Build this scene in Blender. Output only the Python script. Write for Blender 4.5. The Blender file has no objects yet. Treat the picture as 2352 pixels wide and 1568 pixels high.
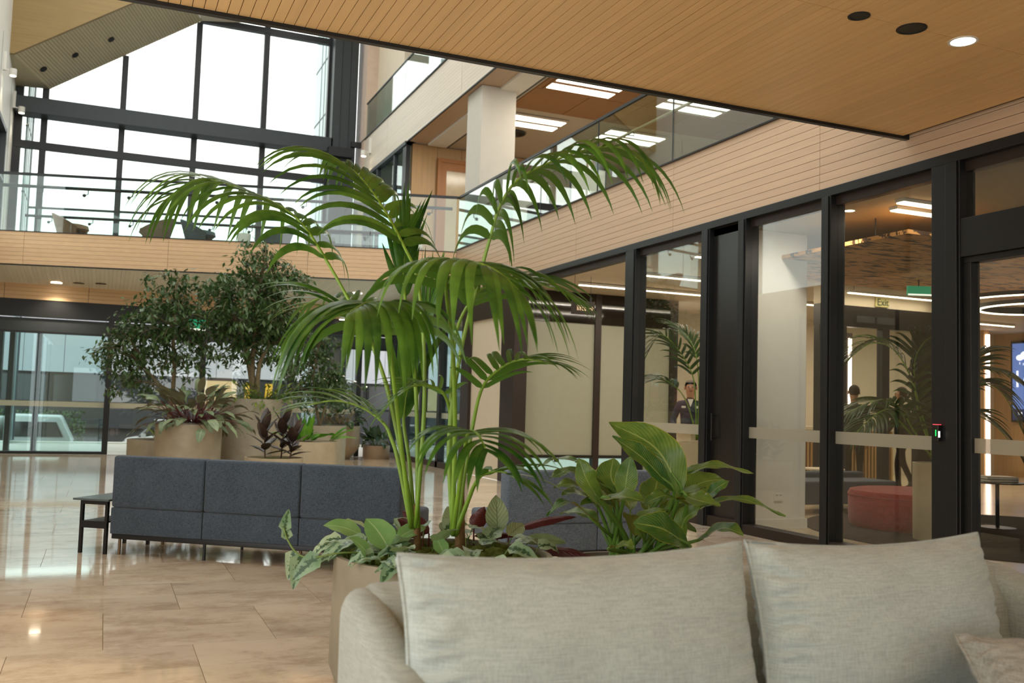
import bpy, math, random
from mathutils import Vector, Matrix, noise
scene = bpy.context.scene
COL = scene.collection
R = math.radians
rnd = random.Random(7)

# ---------------------------------------------------------------- camera
cam_data = bpy.data.cameras.new('camera'); cam = bpy.data.objects.new('camera', cam_data); COL.objects.link(cam)
right = Vector((0.9195167, -0.3919304, 0.0296597)); up = Vector((-0.0541217, -0.0515117, 0.9972048)); fwd = Vector((0.3893070, 0.9185516, 0.0685778))
mw = Matrix.Identity(4)
for i in range(3):
    mw[i][0] = right[i]; mw[i][1] = up[i]; mw[i][2] = -fwd[i]
mw[2][3] = 1.25
cam.matrix_world = mw
cam_data.sensor_width = 36; cam_data.lens = 33.58
cam_data.clip_start = .05; cam_data.clip_end = 400
cam_data.dof.use_dof = True; cam_data.dof.focus_distance = 6.2; cam_data.dof.aperture_fstop = 3.2
scene.camera = cam

# ---------------------------------------------------------------- world and exposure
world = bpy.data.worlds.new('overcast_sky'); scene.world = world; world.use_nodes = True
wn = world.node_tree.nodes; wl = world.node_tree.links
bg = wn['Background']; bg.inputs[0].default_value = (1.0, .99, .97, 1); bg.inputs[1].default_value = 2.8
vs = scene.view_settings
vs.view_transform = 'Standard'; vs.look = 'None'; vs.gamma = 1; vs.exposure = 0.0; vs.use_curve_mapping = False
cy = scene.cycles
cy.max_bounces = 10; cy.diffuse_bounces = 4; cy.glossy_bounces = 4; cy.transmission_bounces = 6; cy.transparent_max_bounces = 24
cy.caustics_reflective = False; cy.caustics_refractive = False; cy.sample_clamp_indirect = 6

# ---------------------------------------------------------------- helpers
def lin(c):
    o = []
    for v in c:
        v /= 255.
        o.append(v / 12.92 if v <= .04045 else ((v + .055) / 1.055) ** 2.4)
    return (*o, 1)

ORG = {}
class MB:
    def __init__(s): s.v = []; s.f = []; s.uv = []; s.has_uv = False; s.mi = []
    def add(s, vs_, fs, uvs=None, mi=0):
        b = len(s.v); s.v += [tuple(p) for p in vs_]; s.f += [tuple(b + i for i in q) for q in fs]; s.mi += [mi] * len(fs)
        if uvs: s.has_uv = True; s.uv += uvs
        else: s.uv += [(0, 0)] * len(vs_)
        return s
    def box(s, x0, x1, y0, y1, z0, z1, mi=0):
        p = [(x, y, z) for x in (x0, x1) for y in (y0, y1) for z in (z0, z1)]
        return s.add(p, [(0, 1, 3, 2), (4, 6, 7, 5), (0, 4, 5, 1), (2, 3, 7, 6), (0, 2, 6, 4), (1, 5, 7, 3)], mi=mi)
    def obox(s, c, size, rz=0, mi=0, rx=0, ry=0):
        m = Matrix.Rotation(rz, 3, 'Z') @ Matrix.Rotation(ry, 3, 'Y') @ Matrix.Rotation(rx, 3, 'X')
        p = [Vector(c) + m @ Vector((x * size[0] / 2, y * size[1] / 2, z * size[2] / 2)) for x in (-1, 1) for y in (-1, 1) for z in (-1, 1)]
        return s.add(p, [(0, 1, 3, 2), (4, 6, 7, 5), (0, 4, 5, 1), (2, 3, 7, 6), (0, 2, 6, 4), (1, 5, 7, 3)], mi=mi)
    def prism(s, poly, vec, mi=0):
        n = len(poly); a = [Vector(p) for p in poly]; b = [p + Vector(vec) for p in a]
        fs = [tuple(range(n))[::-1], tuple(range(n, 2 * n))] + [(i, (i + 1) % n, n + (i + 1) % n, n + i) for i in range(n)]
        return s.add(a + b, fs, mi=mi)
    def tube(s, path, rad, n=8, mi=0, cap=True):
        path = [Vector(p) for p in path]; m = len(path)
        if not hasattr(rad, '__len__'): rad = [rad] * m
        vs_ = []; ref = Vector((0, 0, 1)) if abs((path[-1] - path[0]).normalized().z) < .9 else Vector((1, 0, 0))
        for i, p in enumerate(path):
            t = (path[min(i + 1, m - 1)] - path[max(i - 1, 0)]).normalized()
            a = t.cross(ref)
            if a.length < 1e-4: a = t.cross(Vector((0, 1, 0)))
            a.normalize(); b = t.cross(a)
            for k in range(n):
                an = 2 * math.pi * k / n
                vs_.append(p + (a * math.cos(an) + b * math.sin(an)) * rad[i])
        fs = [(i * n + k, i * n + (k + 1) % n, (i + 1) * n + (k + 1) % n, (i + 1) * n + k) for i in range(m - 1) for k in range(n)]
        if cap: fs += [tuple(range(n))[::-1], tuple(range((m - 1) * n, m * n))]
        return s.add(vs_, fs, mi=mi)
    def lathe(s, prof, c, n=32, mi=0, cap=False):
        vs_ = [(c[0] + r * math.cos(2 * math.pi * k / n), c[1] + r * math.sin(2 * math.pi * k / n), c[2] + z) for r, z in prof for k in range(n)]
        m = len(prof)
        fs = [(i * n + k, i * n + (k + 1) % n, (i + 1) * n + (k + 1) % n, (i + 1) * n + k) for i in range(m - 1) for k in range(n)]
        if cap: fs += [tuple(range(n))[::-1], tuple(range((m - 1) * n, m * n))]
        return s.add(vs_, fs, mi=mi)
    def sphere(s, c, r, n=10, mi=0):
        rx, ry, rz = r if hasattr(r, '__len__') else (r, r, r)
        vs_ = []; m = n // 2 + 1
        for i in range(m):
            th = math.pi * (i + .001) / (m - 1 + .002)
            for k in range(n):
                ph = 2 * math.pi * k / n
                vs_.append((c[0] + rx * math.sin(th) * math.cos(ph), c[1] + ry * math.sin(th) * math.sin(ph), c[2] + rz * math.cos(th)))
        fs = [(i * n + k, (i + 1) * n + k, (i + 1) * n + (k + 1) % n, i * n + (k + 1) % n) for i in range(m - 1) for k in range(n)]
        return s.add(vs_, fs, mi=mi)
    def ring(s, c, r, w, h, n=64, mi=0):
        vs_ = []
        for k in range(n):
            a = 2 * math.pi * k / n
            for rr, z in ((r - w, 0), (r, 0), (r, h), (r - w, h)):
                vs_.append((c[0] + rr * math.cos(a), c[1] + rr * math.sin(a), c[2] + z))
        fs = [(k * 4 + j, ((k + 1) % n) * 4 + j, ((k + 1) % n) * 4 + (j + 1) % 4, k * 4 + (j + 1) % 4) for k in range(n) for j in range(4)]
        return s.add(vs_, fs, mi=mi)
    def build(s, name, mat, parent=None, smooth=False, bevel=0, subsurf=0, sharp=40):
        o0 = ORG[parent.name] if parent else None
        if o0 is None:
            xs, ys, zs = zip(*s.v)
            o0 = Vector(((min(xs) + max(xs)) / 2, (min(ys) + max(ys)) / 2, min(zs)))
        me = bpy.data.meshes.new(name)
        me.from_pydata([(x - o0[0], y - o0[1], z - o0[2]) for x, y, z in s.v], [], s.f)
        if s.has_uv:
            ul = me.uv_layers.new(name='UVMap')
            for lp in me.loops: ul.data[lp.index].uv = s.uv[lp.vertex_index]
        mats = mat if isinstance(mat, (list, tuple)) else [mat]
        for m in mats: me.materials.append(m)
        if len(mats) > 1:
            for p, i in zip(me.polygons, s.mi): p.material_index = i
        me.validate(); me.update()
        if smooth:
            me.polygons.foreach_set('use_smooth', [True] * len(me.polygons))
            if sharp: me.set_sharp_from_angle(angle=R(sharp))
        ob = bpy.data.objects.new(name, me); COL.objects.link(ob)
        if parent: ob.parent = parent
        else: ob.location = o0
        ORG[ob.name] = o0
        if bevel:
            b = ob.modifiers.new('bevel', 'BEVEL'); b.width = bevel; b.segments = 2; b.limit_method = 'ANGLE'
        if subsurf:
            b = ob.modifiers.new('sub', 'SUBSURF'); b.levels = subsurf; b.render_levels = subsurf
        return ob

def tag(o, label=None, cat=None, group=None, kind=None):
    if label: o['label'] = label
    if cat: o['category'] = cat
    if group: o['group'] = group
    if kind: o['kind'] = kind
    return o
def thing(name, loc, label, cat, group=None):
    o = bpy.data.objects.new(name, None); COL.objects.link(o); o.location = loc; o.empty_display_size = .1
    ORG[o.name] = Vector(loc)
    return tag(o, label, cat, group)
def struct(name, loc=(0, 0, 0), label=None):
    o = bpy.data.objects.new(name, None); COL.objects.link(o); o.location = loc; o.empty_display_size = .1
    ORG[o.name] = Vector(loc); o['kind'] = 'structure'
    if label: o['label'] = label
    return o
def sbuild(mb, name, mat, label=None, **k):
    o = mb.build(name, mat, **k); o['kind'] = 'structure'
    if label: o['label'] = label
    return o
UNIT = {}
def unit_mesh(key, mat):
    if (key, mat.name) not in UNIT:
        me = bpy.data.meshes.new(key)
        p = [(x, y, z) for x in (-.5, .5) for y in (-.5, .5) for z in (-.5, .5)]
        me.from_pydata(p, [], [(0, 1, 3, 2), (4, 6, 7, 5), (0, 4, 5, 1), (2, 3, 7, 6), (0, 2, 6, 4), (1, 5, 7, 3)])
        me.materials.append(mat); UNIT[(key, mat.name)] = me
    return UNIT[(key, mat.name)]
def piece(name, c, size, mat, parent, rot=None):
    o = bpy.data.objects.new(name, unit_mesh(name, mat)); COL.objects.link(o); o.parent = parent
    o.location = Vector(c) - ORG[parent.name]; o.scale = size
    if rot: o.rotation_euler = rot
    ORG[o.name] = Vector(c)
    return o
def dup(root, delta, label=None, group=None, rz=0):
    def cp(o, par):
        c = o.copy(); COL.objects.link(c); c.parent = par
        ORG[c.name] = ORG.get(o.name, Vector((0, 0, 0))) + Vector(delta)
        for ch in list(o.children): cp(ch, c)
        return c
    c = cp(root, None); c.location = root.location + Vector(delta); c.rotation_euler.z = rz
    if label: c['label'] = label
    if group: c['group'] = group
    return c

# ---------------------------------------------------------------- materials
def newmat(name):
    m = bpy.data.materials.new(name); m.use_nodes = True
    return m, m.node_tree.nodes, m.node_tree.links, m.node_tree.nodes['Principled BSDF']
def pos_noise(n, l, scale, detail=4, vec=(1, 1, 1), rough=.55, kind='pos'):
    if kind == 'pos': src = n.new('ShaderNodeNewGeometry').outputs['Position']
    elif kind == 'uv': src = n.new('ShaderNodeTexCoord').outputs['UV']
    else: src = n.new('ShaderNodeTexCoord').outputs['Object']
    mp = n.new('ShaderNodeMapping'); mp.inputs['Scale'].default_value = vec; l.new(src, mp.inputs['Vector'])
    t = n.new('ShaderNodeTexNoise'); t.inputs['Scale'].default_value = scale; t.inputs['Detail'].default_value = detail; t.inputs['Roughness'].default_value = rough
    l.new(mp.outputs[0], t.inputs['Vector'])
    return t
def ramp(n, l, src, stops):
    r = n.new('ShaderNodeValToRGB'); l.new(src, r.inputs[0])
    e = r.color_ramp.elements
    while len(e) < len(stops): e.new(.5)
    for i, (p, c) in enumerate(stops): e[i].position = p; e[i].color = c
    return r
def plain(name, rgb, rough=.5, metal=0, spec=.5, var=.06, scale=6, bump=0, bscale=80):
    m, n, l, b = newmat(name)
    c = lin(rgb); t = pos_noise(n, l, scale, 3)
    lo = tuple(v * (1 - var) for v in c[:3]) + (1,); hi = tuple(min(1, v * (1 + var)) for v in c[:3]) + (1,)
    r = ramp(n, l, t.outputs[0], [(.3, lo), (.7, hi)]); l.new(r.outputs[0], b.inputs['Base Color'])
    b.inputs['Roughness'].default_value = rough; b.inputs['Metallic'].default_value = metal; b.inputs['Specular IOR Level'].default_value = spec
    if bump:
        t2 = pos_noise(n, l, bscale, 3); bp = n.new('ShaderNodeBump'); bp.inputs['Strength'].default_value = bump; bp.inputs['Distance'].default_value = .01
        l.new(t2.outputs[0], bp.inputs['Height']); l.new(bp.outputs[0], b.inputs['Normal'])
    return m
def wood(name, rgb, axis='y', rough=.45, var=.12):
    m, n, l, b = newmat(name); c = lin(rgb)
    vec = {'y': (14, .5, 14), 'x': (.5, 14, 14), 'z': (14, 14, .5)}[axis]
    t = pos_noise(n, l, 1.6, 5, vec, .6)
    lo = tuple(v * (1 - var) for v in c[:3]) + (1,); hi = tuple(min(1, v * (1 + var)) for v in c[:3]) + (1,)
    r = ramp(n, l, t.outputs[0], [(.3, lo), (.7, hi)])
    oi = n.new('ShaderNodeObjectInfo'); mr = n.new('ShaderNodeMapRange'); mr.inputs[3].default_value = .965; mr.inputs[4].default_value = 1.03
    l.new(oi.outputs['Random'], mr.inputs[0])
    mx = n.new('ShaderNodeVectorMath'); mx.operation = 'SCALE'; l.new(r.outputs[0], mx.inputs[0]); l.new(mr.outputs[0], mx.inputs['Scale'])
    l.new(mx.outputs[0], b.inputs['Base Color']); b.inputs['Roughness'].default_value = rough; b.inputs['Specular IOR Level'].default_value = .35
    return m
def emis(name, rgb, s):
    m, n, l, b = newmat(name); b.inputs['Base Color'].default_value = lin(rgb); b.inputs['Emission Color'].default_value = lin(rgb); b.inputs['Emission Strength'].default_value = s
    return m
def glass(name, tint=(1, 1, 1), k=1.6, film=0, filmcol=(200, 200, 190)):
    m, n, l, b = newmat(name); n.remove(b); out = n['Material Output']
    tr = n.new('ShaderNodeBsdfTransparent'); tr.inputs[0].default_value = (*tint, 1)
    gl = n.new('ShaderNodeBsdfGlossy'); gl.inputs['Roughness'].default_value = 0.0
    ge = n.new('ShaderNodeNewGeometry'); mr = n.new('ShaderNodeMapRange'); mr.inputs[3].default_value = 1.5; mr.inputs[4].default_value = 1 / 1.5
    l.new(ge.outputs['Backfacing'], mr.inputs[0])
    fr = n.new('ShaderNodeFresnel'); l.new(mr.outputs[0], fr.inputs[0])
    mu = n.new('ShaderNodeMath'); mu.operation = 'MULTIPLY'; mu.inputs[1].default_value = k; mu.use_clamp = True; l.new(fr.outputs[0], mu.inputs[0])
    mx = n.new('ShaderNodeMixShader'); l.new(mu.outputs[0], mx.inputs[0]); l.new(gl.outputs[0], mx.inputs[2])
    if film:
        di = n.new('ShaderNodeBsdfDiffuse'); di.inputs[0].default_value = lin(filmcol)
        tl = n.new('ShaderNodeBsdfTranslucent'); tl.inputs[0].default_value = lin(filmcol)
        ad = n.new('ShaderNodeMixShader'); ad.inputs[0].default_value = .45; l.new(di.outputs[0], ad.inputs[1]); l.new(tl.outputs[0], ad.inputs[2])
        m2 = n.new('ShaderNodeMixShader'); m2.inputs[0].default_value = film; l.new(tr.outputs[0], m2.inputs[1]); l.new(ad.outputs[0], m2.inputs[2])
        l.new(m2.outputs[0], mx.inputs[1])
    else: l.new(tr.outputs[0], mx.inputs[1])
    l.new(mx.outputs[0], out.inputs[0])
    return m
def fabric(name, rgb, rgb2, scale=420, bump=.35, rough=.9):
    m, n, l, b = newmat(name)
    tc = n.new('ShaderNodeNewGeometry')
    t1 = pos_noise(n, l, scale, 2, (1, 1, .07)); t2 = pos_noise(n, l, scale, 2, (.07, .07, 1)); t3 = pos_noise(n, l, 5, 3)
    a = n.new('ShaderNodeMath'); l.new(t1.outputs[0], a.inputs[0]); l.new(t2.outputs[0], a.inputs[1])
    h = n.new('ShaderNodeMath'); h.operation = 'MULTIPLY'; h.inputs[1].default_value = .5; l.new(a.outputs[0], h.inputs[0])
    h2 = n.new('ShaderNodeMath'); h2.operation = 'MULTIPLY_ADD'; h2.inputs[1].default_value = .12; l.new(t3.outputs[0], h2.inputs[0]); l.new(h.outputs[0], h2.inputs[2])
    r = ramp(n, l, h2.outputs[0], [(.44, lin(rgb2)), (.66, lin(rgb))]); l.new(r.outputs[0], b.inputs['Base Color'])
    bp = n.new('ShaderNodeBump'); bp.inputs['Strength'].default_value = bump; bp.inputs['Distance'].default_value = .003; l.new(h.outputs[0], bp.inputs['Height']); l.new(bp.outputs[0], b.inputs['Normal'])
    b.inputs['Roughness'].default_value = rough; b.inputs['Specular IOR Level'].default_value = .2
    b.inputs['Sheen Weight'].default_value = .15
    return m
def leafmat(name, rgb, rgb2, rib=None, under=None, rough=.32, trans=.35, veins=18, edge=None, spots=None):
    """leaf: UV u along the blade 0..1, v across 0..1; rib = midrib colour, under = colour of the underside"""
    m, n, l, b = newmat(name); out = n['Material Output']
    uv = n.new('ShaderNodeTexCoord'); sp = n.new('ShaderNodeSeparateXYZ'); l.new(uv.outputs['UV'], sp.inputs[0])
    t = pos_noise(n, l, 9, 3)
    oi = n.new('ShaderNodeObjectInfo'); ad = n.new('ShaderNodeMath'); ad.operation = 'MULTIPLY_ADD'; ad.inputs[1].default_value = .35; l.new(oi.outputs['Random'], ad.inputs[0])
    sb = n.new('ShaderNodeMath'); sb.operation = 'SUBTRACT'; sb.inputs[1].default_value = .17; l.new(t.outputs[0], sb.inputs[0]); l.new(sb.outputs[0], ad.inputs[2])
    r = ramp(n, l, ad.outputs[0], [(.25, lin(rgb2)), (.75, lin(rgb))]); col = r.outputs[0]
    d = n.new('ShaderNodeMath'); d.operation = 'SUBTRACT'; d.inputs[1].default_value = .5; l.new(sp.outputs[1], d.inputs[0])
    ab = n.new('ShaderNodeMath'); ab.operation = 'ABSOLUTE'; l.new(d.outputs[0], ab.inputs[0])
    def mixc(fac, c2, base):
        mx = n.new('ShaderNodeMix'); mx.data_type = 'RGBA'; l.new(fac, mx.inputs[0]); l.new(base, mx.inputs[6])
        if isinstance(c2, tuple): mx.inputs[7].default_value = c2
        else: l.new(c2, mx.inputs[7])
        return mx.outputs[2]
    if spots:
        t4 = pos_noise(n, l, 70, 3); g = n.new('ShaderNodeMath'); g.operation = 'ADD'; l.new(t4.outputs[0], g.inputs[0])
        w = n.new('ShaderNodeMath'); w.operation = 'MULTIPLY_ADD'; w.inputs[1].default_value = -.9; w.inputs[2].default_value = .16; l.new(ab.outputs[0], w.inputs[0]); l.new(w.outputs[0], g.inputs[1])
        rr = ramp(n, l, g.outputs[0], [(.50, (0, 0, 0, 1)), (.58, (1, 1, 1, 1))]); col = mixc(rr.outputs[0], lin(spots), col)
    if rib:
        rr = ramp(n, l, ab.outputs[0], [(.006, (1, 1, 1, 1)), (.03, (0, 0, 0, 1))]); col = mixc(rr.outputs[0], lin(rib), col)
    if edge:
        rr = ramp(n, l, ab.outputs[0], [(.475, (0, 0, 0, 1)), (.497, (1, 1, 1, 1))]); col = mixc(rr.outputs[0], lin(edge), col)
    if under:
        ge = n.new('ShaderNodeNewGeometry'); col = mixc(ge.outputs['Backfacing'], lin(under), col)
    l.new(col, b.inputs['Base Color'])
    if veins:
        q = n.new('ShaderNodeMath'); q.operation = 'MULTIPLY_ADD'; q.inputs[1].default_value = -.7; l.new(ab.outputs[0], q.inputs[0]); l.new(sp.outputs[0], q.inputs[2])
        q2 = n.new('ShaderNodeMath'); q2.operation = 'MULTIPLY'; q2.inputs[1].default_value = veins * 6.283; l.new(q.outputs[0], q2.inputs[0])
        q3 = n.new('ShaderNodeMath'); q3.operation = 'SINE'; l.new(q2.outputs[0], q3.inputs[0])
        bp = n.new('ShaderNodeBump'); bp.inputs['Strength'].default_value = .28; bp.inputs['Distance'].default_value = .003; l.new(q3.outputs[0], bp.inputs['Height']); l.new(bp.outputs[0], b.inputs['Normal'])
    b.inputs['Roughness'].default_value = rough; b.inputs['Specular IOR Level'].default_value = .5
    tl = n.new('ShaderNodeBsdfTranslucent'); l.new(col, tl.inputs[0]); mx = n.new('ShaderNodeMixShader'); mx.inputs[0].default_value = trans
    l.new(b.outputs[0], mx.inputs[1]); l.new(tl.outputs[0], mx.inputs[2]); l.new(mx.outputs[0], out.inputs[0])
    return m

def stone(name):
    m, n, l, b = newmat(name)
    t1 = pos_noise(n, l, 1.0, 8, (1, 1.5, 1), .66); t2 = pos_noise(n, l, 2.0, 9, (1, 1.5, 1), .76)
    oi = n.new('ShaderNodeObjectInfo')
    off = n.new('ShaderNodeVectorMath'); off.operation = 'SCALE'; off.inputs['Scale'].default_value = 37.0
    cx_ = n.new('ShaderNodeCombineXYZ'); l.new(oi.outputs['Random'], cx_.inputs[0]); l.new(oi.outputs['Random'], cx_.inputs[1]); l.new(cx_.outputs[0], off.inputs[0])
    for t in (t1, t2):
        src = t.inputs['Vector'].links[0].from_socket
        a = n.new('ShaderNodeVectorMath'); l.new(src, a.inputs[0]); l.new(off.outputs[0], a.inputs[1]); l.new(a.outputs[0], t.inputs['Vector'])
    r1 = ramp(n, l, t1.outputs[0], [(.3, lin((206, 186, 162))), (.55, lin((224, 206, 180))), (.75, lin((234, 220, 198)))])
    r2 = ramp(n, l, t2.outputs[0], [(.36, (1, 1, 1, 1)), (.52, (0, 0, 0, 1))])
    mx = n.new('ShaderNodeMix'); mx.data_type = 'RGBA'; mx.blend_type = 'MIX'
    f = n.new('ShaderNodeMath'); f.operation = 'MULTIPLY'; f.inputs[1].default_value = .45; l.new(r2.outputs[0], f.inputs[0]); l.new(f.outputs[0], mx.inputs[0])
    l.new(r1.outputs[0], mx.inputs[6]); mx.inputs[7].default_value = lin((150, 121, 88))
    mr = n.new('ShaderNodeMapRange'); mr.inputs[3].default_value = .92; mr.inputs[4].default_value = 1.06; l.new(oi.outputs['Random'], mr.inputs[0])
    sc = n.new('ShaderNodeVectorMath'); sc.operation = 'SCALE'; l.new(mx.outputs[2], sc.inputs[0]); l.new(mr.outputs[0], sc.inputs['Scale'])
    l.new(sc.outputs[0], b.inputs['Base Color'])
    b.inputs['Roughness'].default_value = .06; b.inputs['Specular IOR Level'].default_value = .62
    b.inputs['Coat Weight'].default_value = .25; b.inputs['Coat Roughness'].default_value = .03
    return m

WOOD_Y = wood('oak_board_along', (190, 163, 134), 'y', .42, .06)
WOOD_SOF = wood('oak_soffit_board', (224, 184, 126), 'y', .42, .06)
WOOD_X = wood('oak_board_across', (214, 180, 140), 'x', .42, .06)
WOOD_PALE = wood('pale_slat', (214, 204, 186), 'y', .5, .04)
WOOD_ROOF = wood('roof_slat', (184, 172, 142), 'y', .5, .06)
WOOD_PANEL = wood('oak_panel', (176, 142, 98), 'z', .4, .1)
WOOD_LINING = wood('oak_lining', (150, 126, 80), 'x', .45, .1)
GROOVE = plain('groove_shadow_board', (70, 48, 30), .8)
BLACK = plain('black_steel', (24, 26, 27), .42, .2, .5, .05)
GREY_STEEL = plain('charcoal_steel', (52, 58, 60), .5, .2)
BROWN_STEEL = plain('bronze_steel', (48, 38, 32), .45, .3)
WHITE = plain('white_paint', (226, 224, 214), .55, 0, .4, .02)
COLUMN = plain('column_paint', (196, 192, 180), .6, 0, .4, .02)
CREAM = plain('cream_plaster', (214, 202, 178), .6, 0, .4, .02)
BEIGE = plain('beige_ceiling', (186, 172, 148), .7, 0, .3, .02)
CEIL_GREY = plain('grey_ceiling_tile', (190, 178, 158), .8, 0, .3, .03)
CEIL_BROWN = plain('brown_ceiling_tile', (150, 108, 66), .7, 0, .3, .04)
DARK = plain('dark_panel', (26, 24, 22), .3, 0, .5, .05)
STONE = stone('travertine')
GROUT = plain('grout', (132, 112, 88), .8)
LOBBY_FLOOR = plain('lobby_stone', (204, 186, 156), .2, 0, .5, .06, 1.5)
GLASS = glass('clear_glass', (.93, .97, .95), 1.5)
GLASS_TEAL = glass('entrance_glass', (.72, .88, .87), 1.2)
GLASS_LOBBY = glass('shopfront_glass', (.95, .95, .92), 1.35)
FILM = glass('frosted_film', (.9, .9, .85), 1.0, .72, (206, 202, 184))
FROST = plain('frosted_screen', (146, 146, 128), .22, 0, .5, .02)
BALGLASS = glass('balustrade_glass', (.90, .97, .955), 1.4)
BALGLASS2 = glass('upper_balustrade_glass', (.88, .96, .94), 2.3)
CONC = plain('planter_stone', (130, 122, 102), .55, .0, .35, .13, 4, .12, 160)
CONC_L = plain('planter_limestone', (164, 155, 134), .55, .0, .35, .13, 4, .12, 160)
CONC2 = plain('planter_taupe', (142, 122, 100), .55, .0, .35, .1, 4, .1, 160)
SOIL = plain('soil', (52, 40, 28), .95, 0, .2, .3, 40, .6, 90)
MOSS = plain('moss', (92, 104, 46), .95, 0, .1, .35, 60, 1.0, 220)
FAB_DARK = fabric('charcoal_wool', (78, 90, 102), (42, 51, 61), 620)
FAB_DARK_LIT = fabric('charcoal_wool_lit', (112, 126, 140), (68, 80, 93), 620)  # lighter copy of the charcoal wool, stronger light put into its colour
FAB_LIN = fabric('grey_linen', (170, 180, 175), (149, 158, 154), 260, .25)
FAB_LIN2 = fabric('grey_linen_shell', (156, 162, 154), (136, 142, 134), 260, .25)
WARM_LED = emis('warm_led', (255, 238, 205), 9)
LED = emis('neutral_led', (255, 246, 228), 7)
LAMP = emis('lamp_white', (255, 240, 214), 14)
def light_area(name, parent, loc, size, power, rot=(0, 0, 0), col=(1, .90, .76)):
    d = bpy.data.lights.new(name, 'AREA'); d.shape = 'RECTANGLE'; d.size = size[0]; d.size_y = size[1]; d.energy = power; d.color = col
    o = bpy.data.objects.new(name, d); COL.objects.link(o); o.location = Vector(loc) - (ORG[parent.name] if parent else Vector((0, 0, 0))); o.rotation_euler = rot
    if parent: o.parent = parent
    return o
# ================================================================ SETTING
XW = 6.25
# ---- atrium floor with single stone tiles
floor = sbuild(MB().box(-2.45, 6.22, -9, 22.0, -.25, -.004), 'floor', GROUT)
tiles = []
for r in range(int((22 - -1) / .43)):
    y0 = -.84 + .43 * r
    off = (-.15, -.36, -.15, .06)[r % 4] if r % 2 else (-.36, .06)[(r // 2) % 2]
    k0 = math.floor((-2.45 - off) / .84)
    for k in range(k0, k0 + 13):
        x0 = max(off + .84 * k, -2.45); x1 = min(off + .84 * (k + 1), 6.2)
        if x1 - x0 < .08 or y0 + .43 > 22: continue
        xc, yc = (x0 + x1) / 2, y0 + .215
        az = math.degrees(math.atan2(xc, yc)); vis = yc > 3.2 and -10 < az < 38 and not (yc < 7 and az > 24)
        tiles.append((0 if vis else 1, math.hypot(xc, yc), x0, x1, y0))
tiles.sort()
rest = MB()
for i, (_, _, x0, x1, y0) in enumerate(tiles):
    if i < 300: piece('tile', ((x0 + x1) / 2, y0 + .215, -.002), (x1 - x0 - .003, .427, .004), STONE, floor)
    else: rest.box(x0 + .0015, x1 - .0015, y0 + .0015, y0 + .4285, -.004, 0)
o = rest.build('tiling', STONE, floor); o['kind'] = 'stuff'
# ---- soffit above the seats: boards running along the building
ceiling = struct('ceiling', (3, 2, 3.67))
sb_ = MB().box(-2.45, XW, -9, 6.12, 3.692, 4.25); sb_.build('backing_board', GROOVE, ceiling)
MB().box(-2.45, -.12, -9, 6.12, 3.67, 3.69).box(-.12, XW, -9, 2.6, 3.67, 3.69).build('plain_lining', WOOD_SOF, ceiling)
n = int((XW + .12) / .07)
for i in range(n):
    xc = -.085 + .07 * i; g = .0045 if abs(xc - 3.17) > .036 else .009
    for y0, y1 in ((2.6, 4.368), (4.372, 6.12)):
        piece('board', (xc, (y0 + y1) / 2, 3.68), (.07 - g, y1 - y0, .02), WOOD_SOF, ceiling)
sbuild(MB().box(-2.45, XW, 6.12, 6.165, 3.645, 4.3), 'trim_1', BLACK)
# ---- right wall: boarded edge of the upper floor
f2 = struct('trim_2', (XW, 9, 3.42)); MB().box(XW + .02, XW + .15, 0, 17.75, 3.42, 4.3).build('backing_board', GROOVE, f2)
ys = [0, 2.02, 4.63, 7.24, 9.84, 12.45, 15.05, 17.68]
for a, b_ in zip(ys, ys[1:]):
    for k in range(11):
        piece('board', (XW + .01, (a + b_) / 2, 3.46 + .08 * k), (.02, b_ - a - .006, .0755), WOOD_Y, f2)
sbuild(MB().box(XW - .03, XW + .02, 6.17, 17.68, 4.298, 4.315), 'trim_3', BLACK)
bm_ = struct('trim_4', (XW, 9, 3.335)); MB().box(XW - .035, XW + .14, 0, 14.6, 3.335, 3.42).build('beam', BLACK, bm_, bevel=.004)
MB().box(XW + .03, XW + .12, 0, 14.6, 3.25, 3.335).build('beam_return', BROWN_STEEL, bm_)
# ---- shopfront bays
def jamb(mb, y0, y1):
    mb.box(XW - .035, XW + .14, y0, y1, 0, 3.335); mb.box(XW - .05, XW - .035, y0 + .02, (y0 + y1) / 2 - .01, 0, 3.335)
def bay(name, y0, y1, jl, jr):
    w = struct(name, (XW, (y0 + y1) / 2, 0))
    for a, b_ in (jl, jr):
        if a is not None: mb = MB(); jamb(mb, a, b_); mb.build('jamb', BLACK, w, bevel=.004)
    MB().box(XW - .03, XW + .13, y0, y1, 0, .10).build('sill', BROWN_STEEL, w, bevel=.004)
    MB().box(XW + .045, XW + .053, y0, y1, .10, 3.30).build('pane', GLASS_LOBBY, w)
    MB().box(XW + .040, XW + .0445, y0, y1, 1.0, 1.115).build('frosted_band', FILM, w)
    return w
bay('window_1', 9.177, 10.66, (10.66, 10.92), (9.015, 9.177))
bay('window_2', 7.175, 8.347, (8.347, 8.484), (7.045, 7.175))
bay('window_3', 5.85, 7.045, (None, 0), (5.565, 5.85))
d1 = struct('door_1', (XW, 8.75, 0))
MB().box(XW + .03, XW + .09, 8.484, 9.015, .02, 3.33).build('leaf', DARK, d1); MB().box(XW - .02, XW + .1, 8.484, 9.015, 0, .12).build('kick_plate', BROWN_STEEL, d1)
MB().tube([(XW - .03, 8.93, .95), (XW - .03, 8.93, 1.25)], .01).box(XW - .03, XW + .03, 8.92, 8.94, .97, .99).box(XW - .03, XW + .03, 8.92, 8.94, 1.21, 1.23).build('handle', BLACK, d1)
d2 = struct('door_2', (XW, 4.7, 0))
MB().box(XW - .03, XW + .14, 3.3, 5.565, 2.55, 2.86).build('transom_bar', BLACK, d2, bevel=.004)
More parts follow.
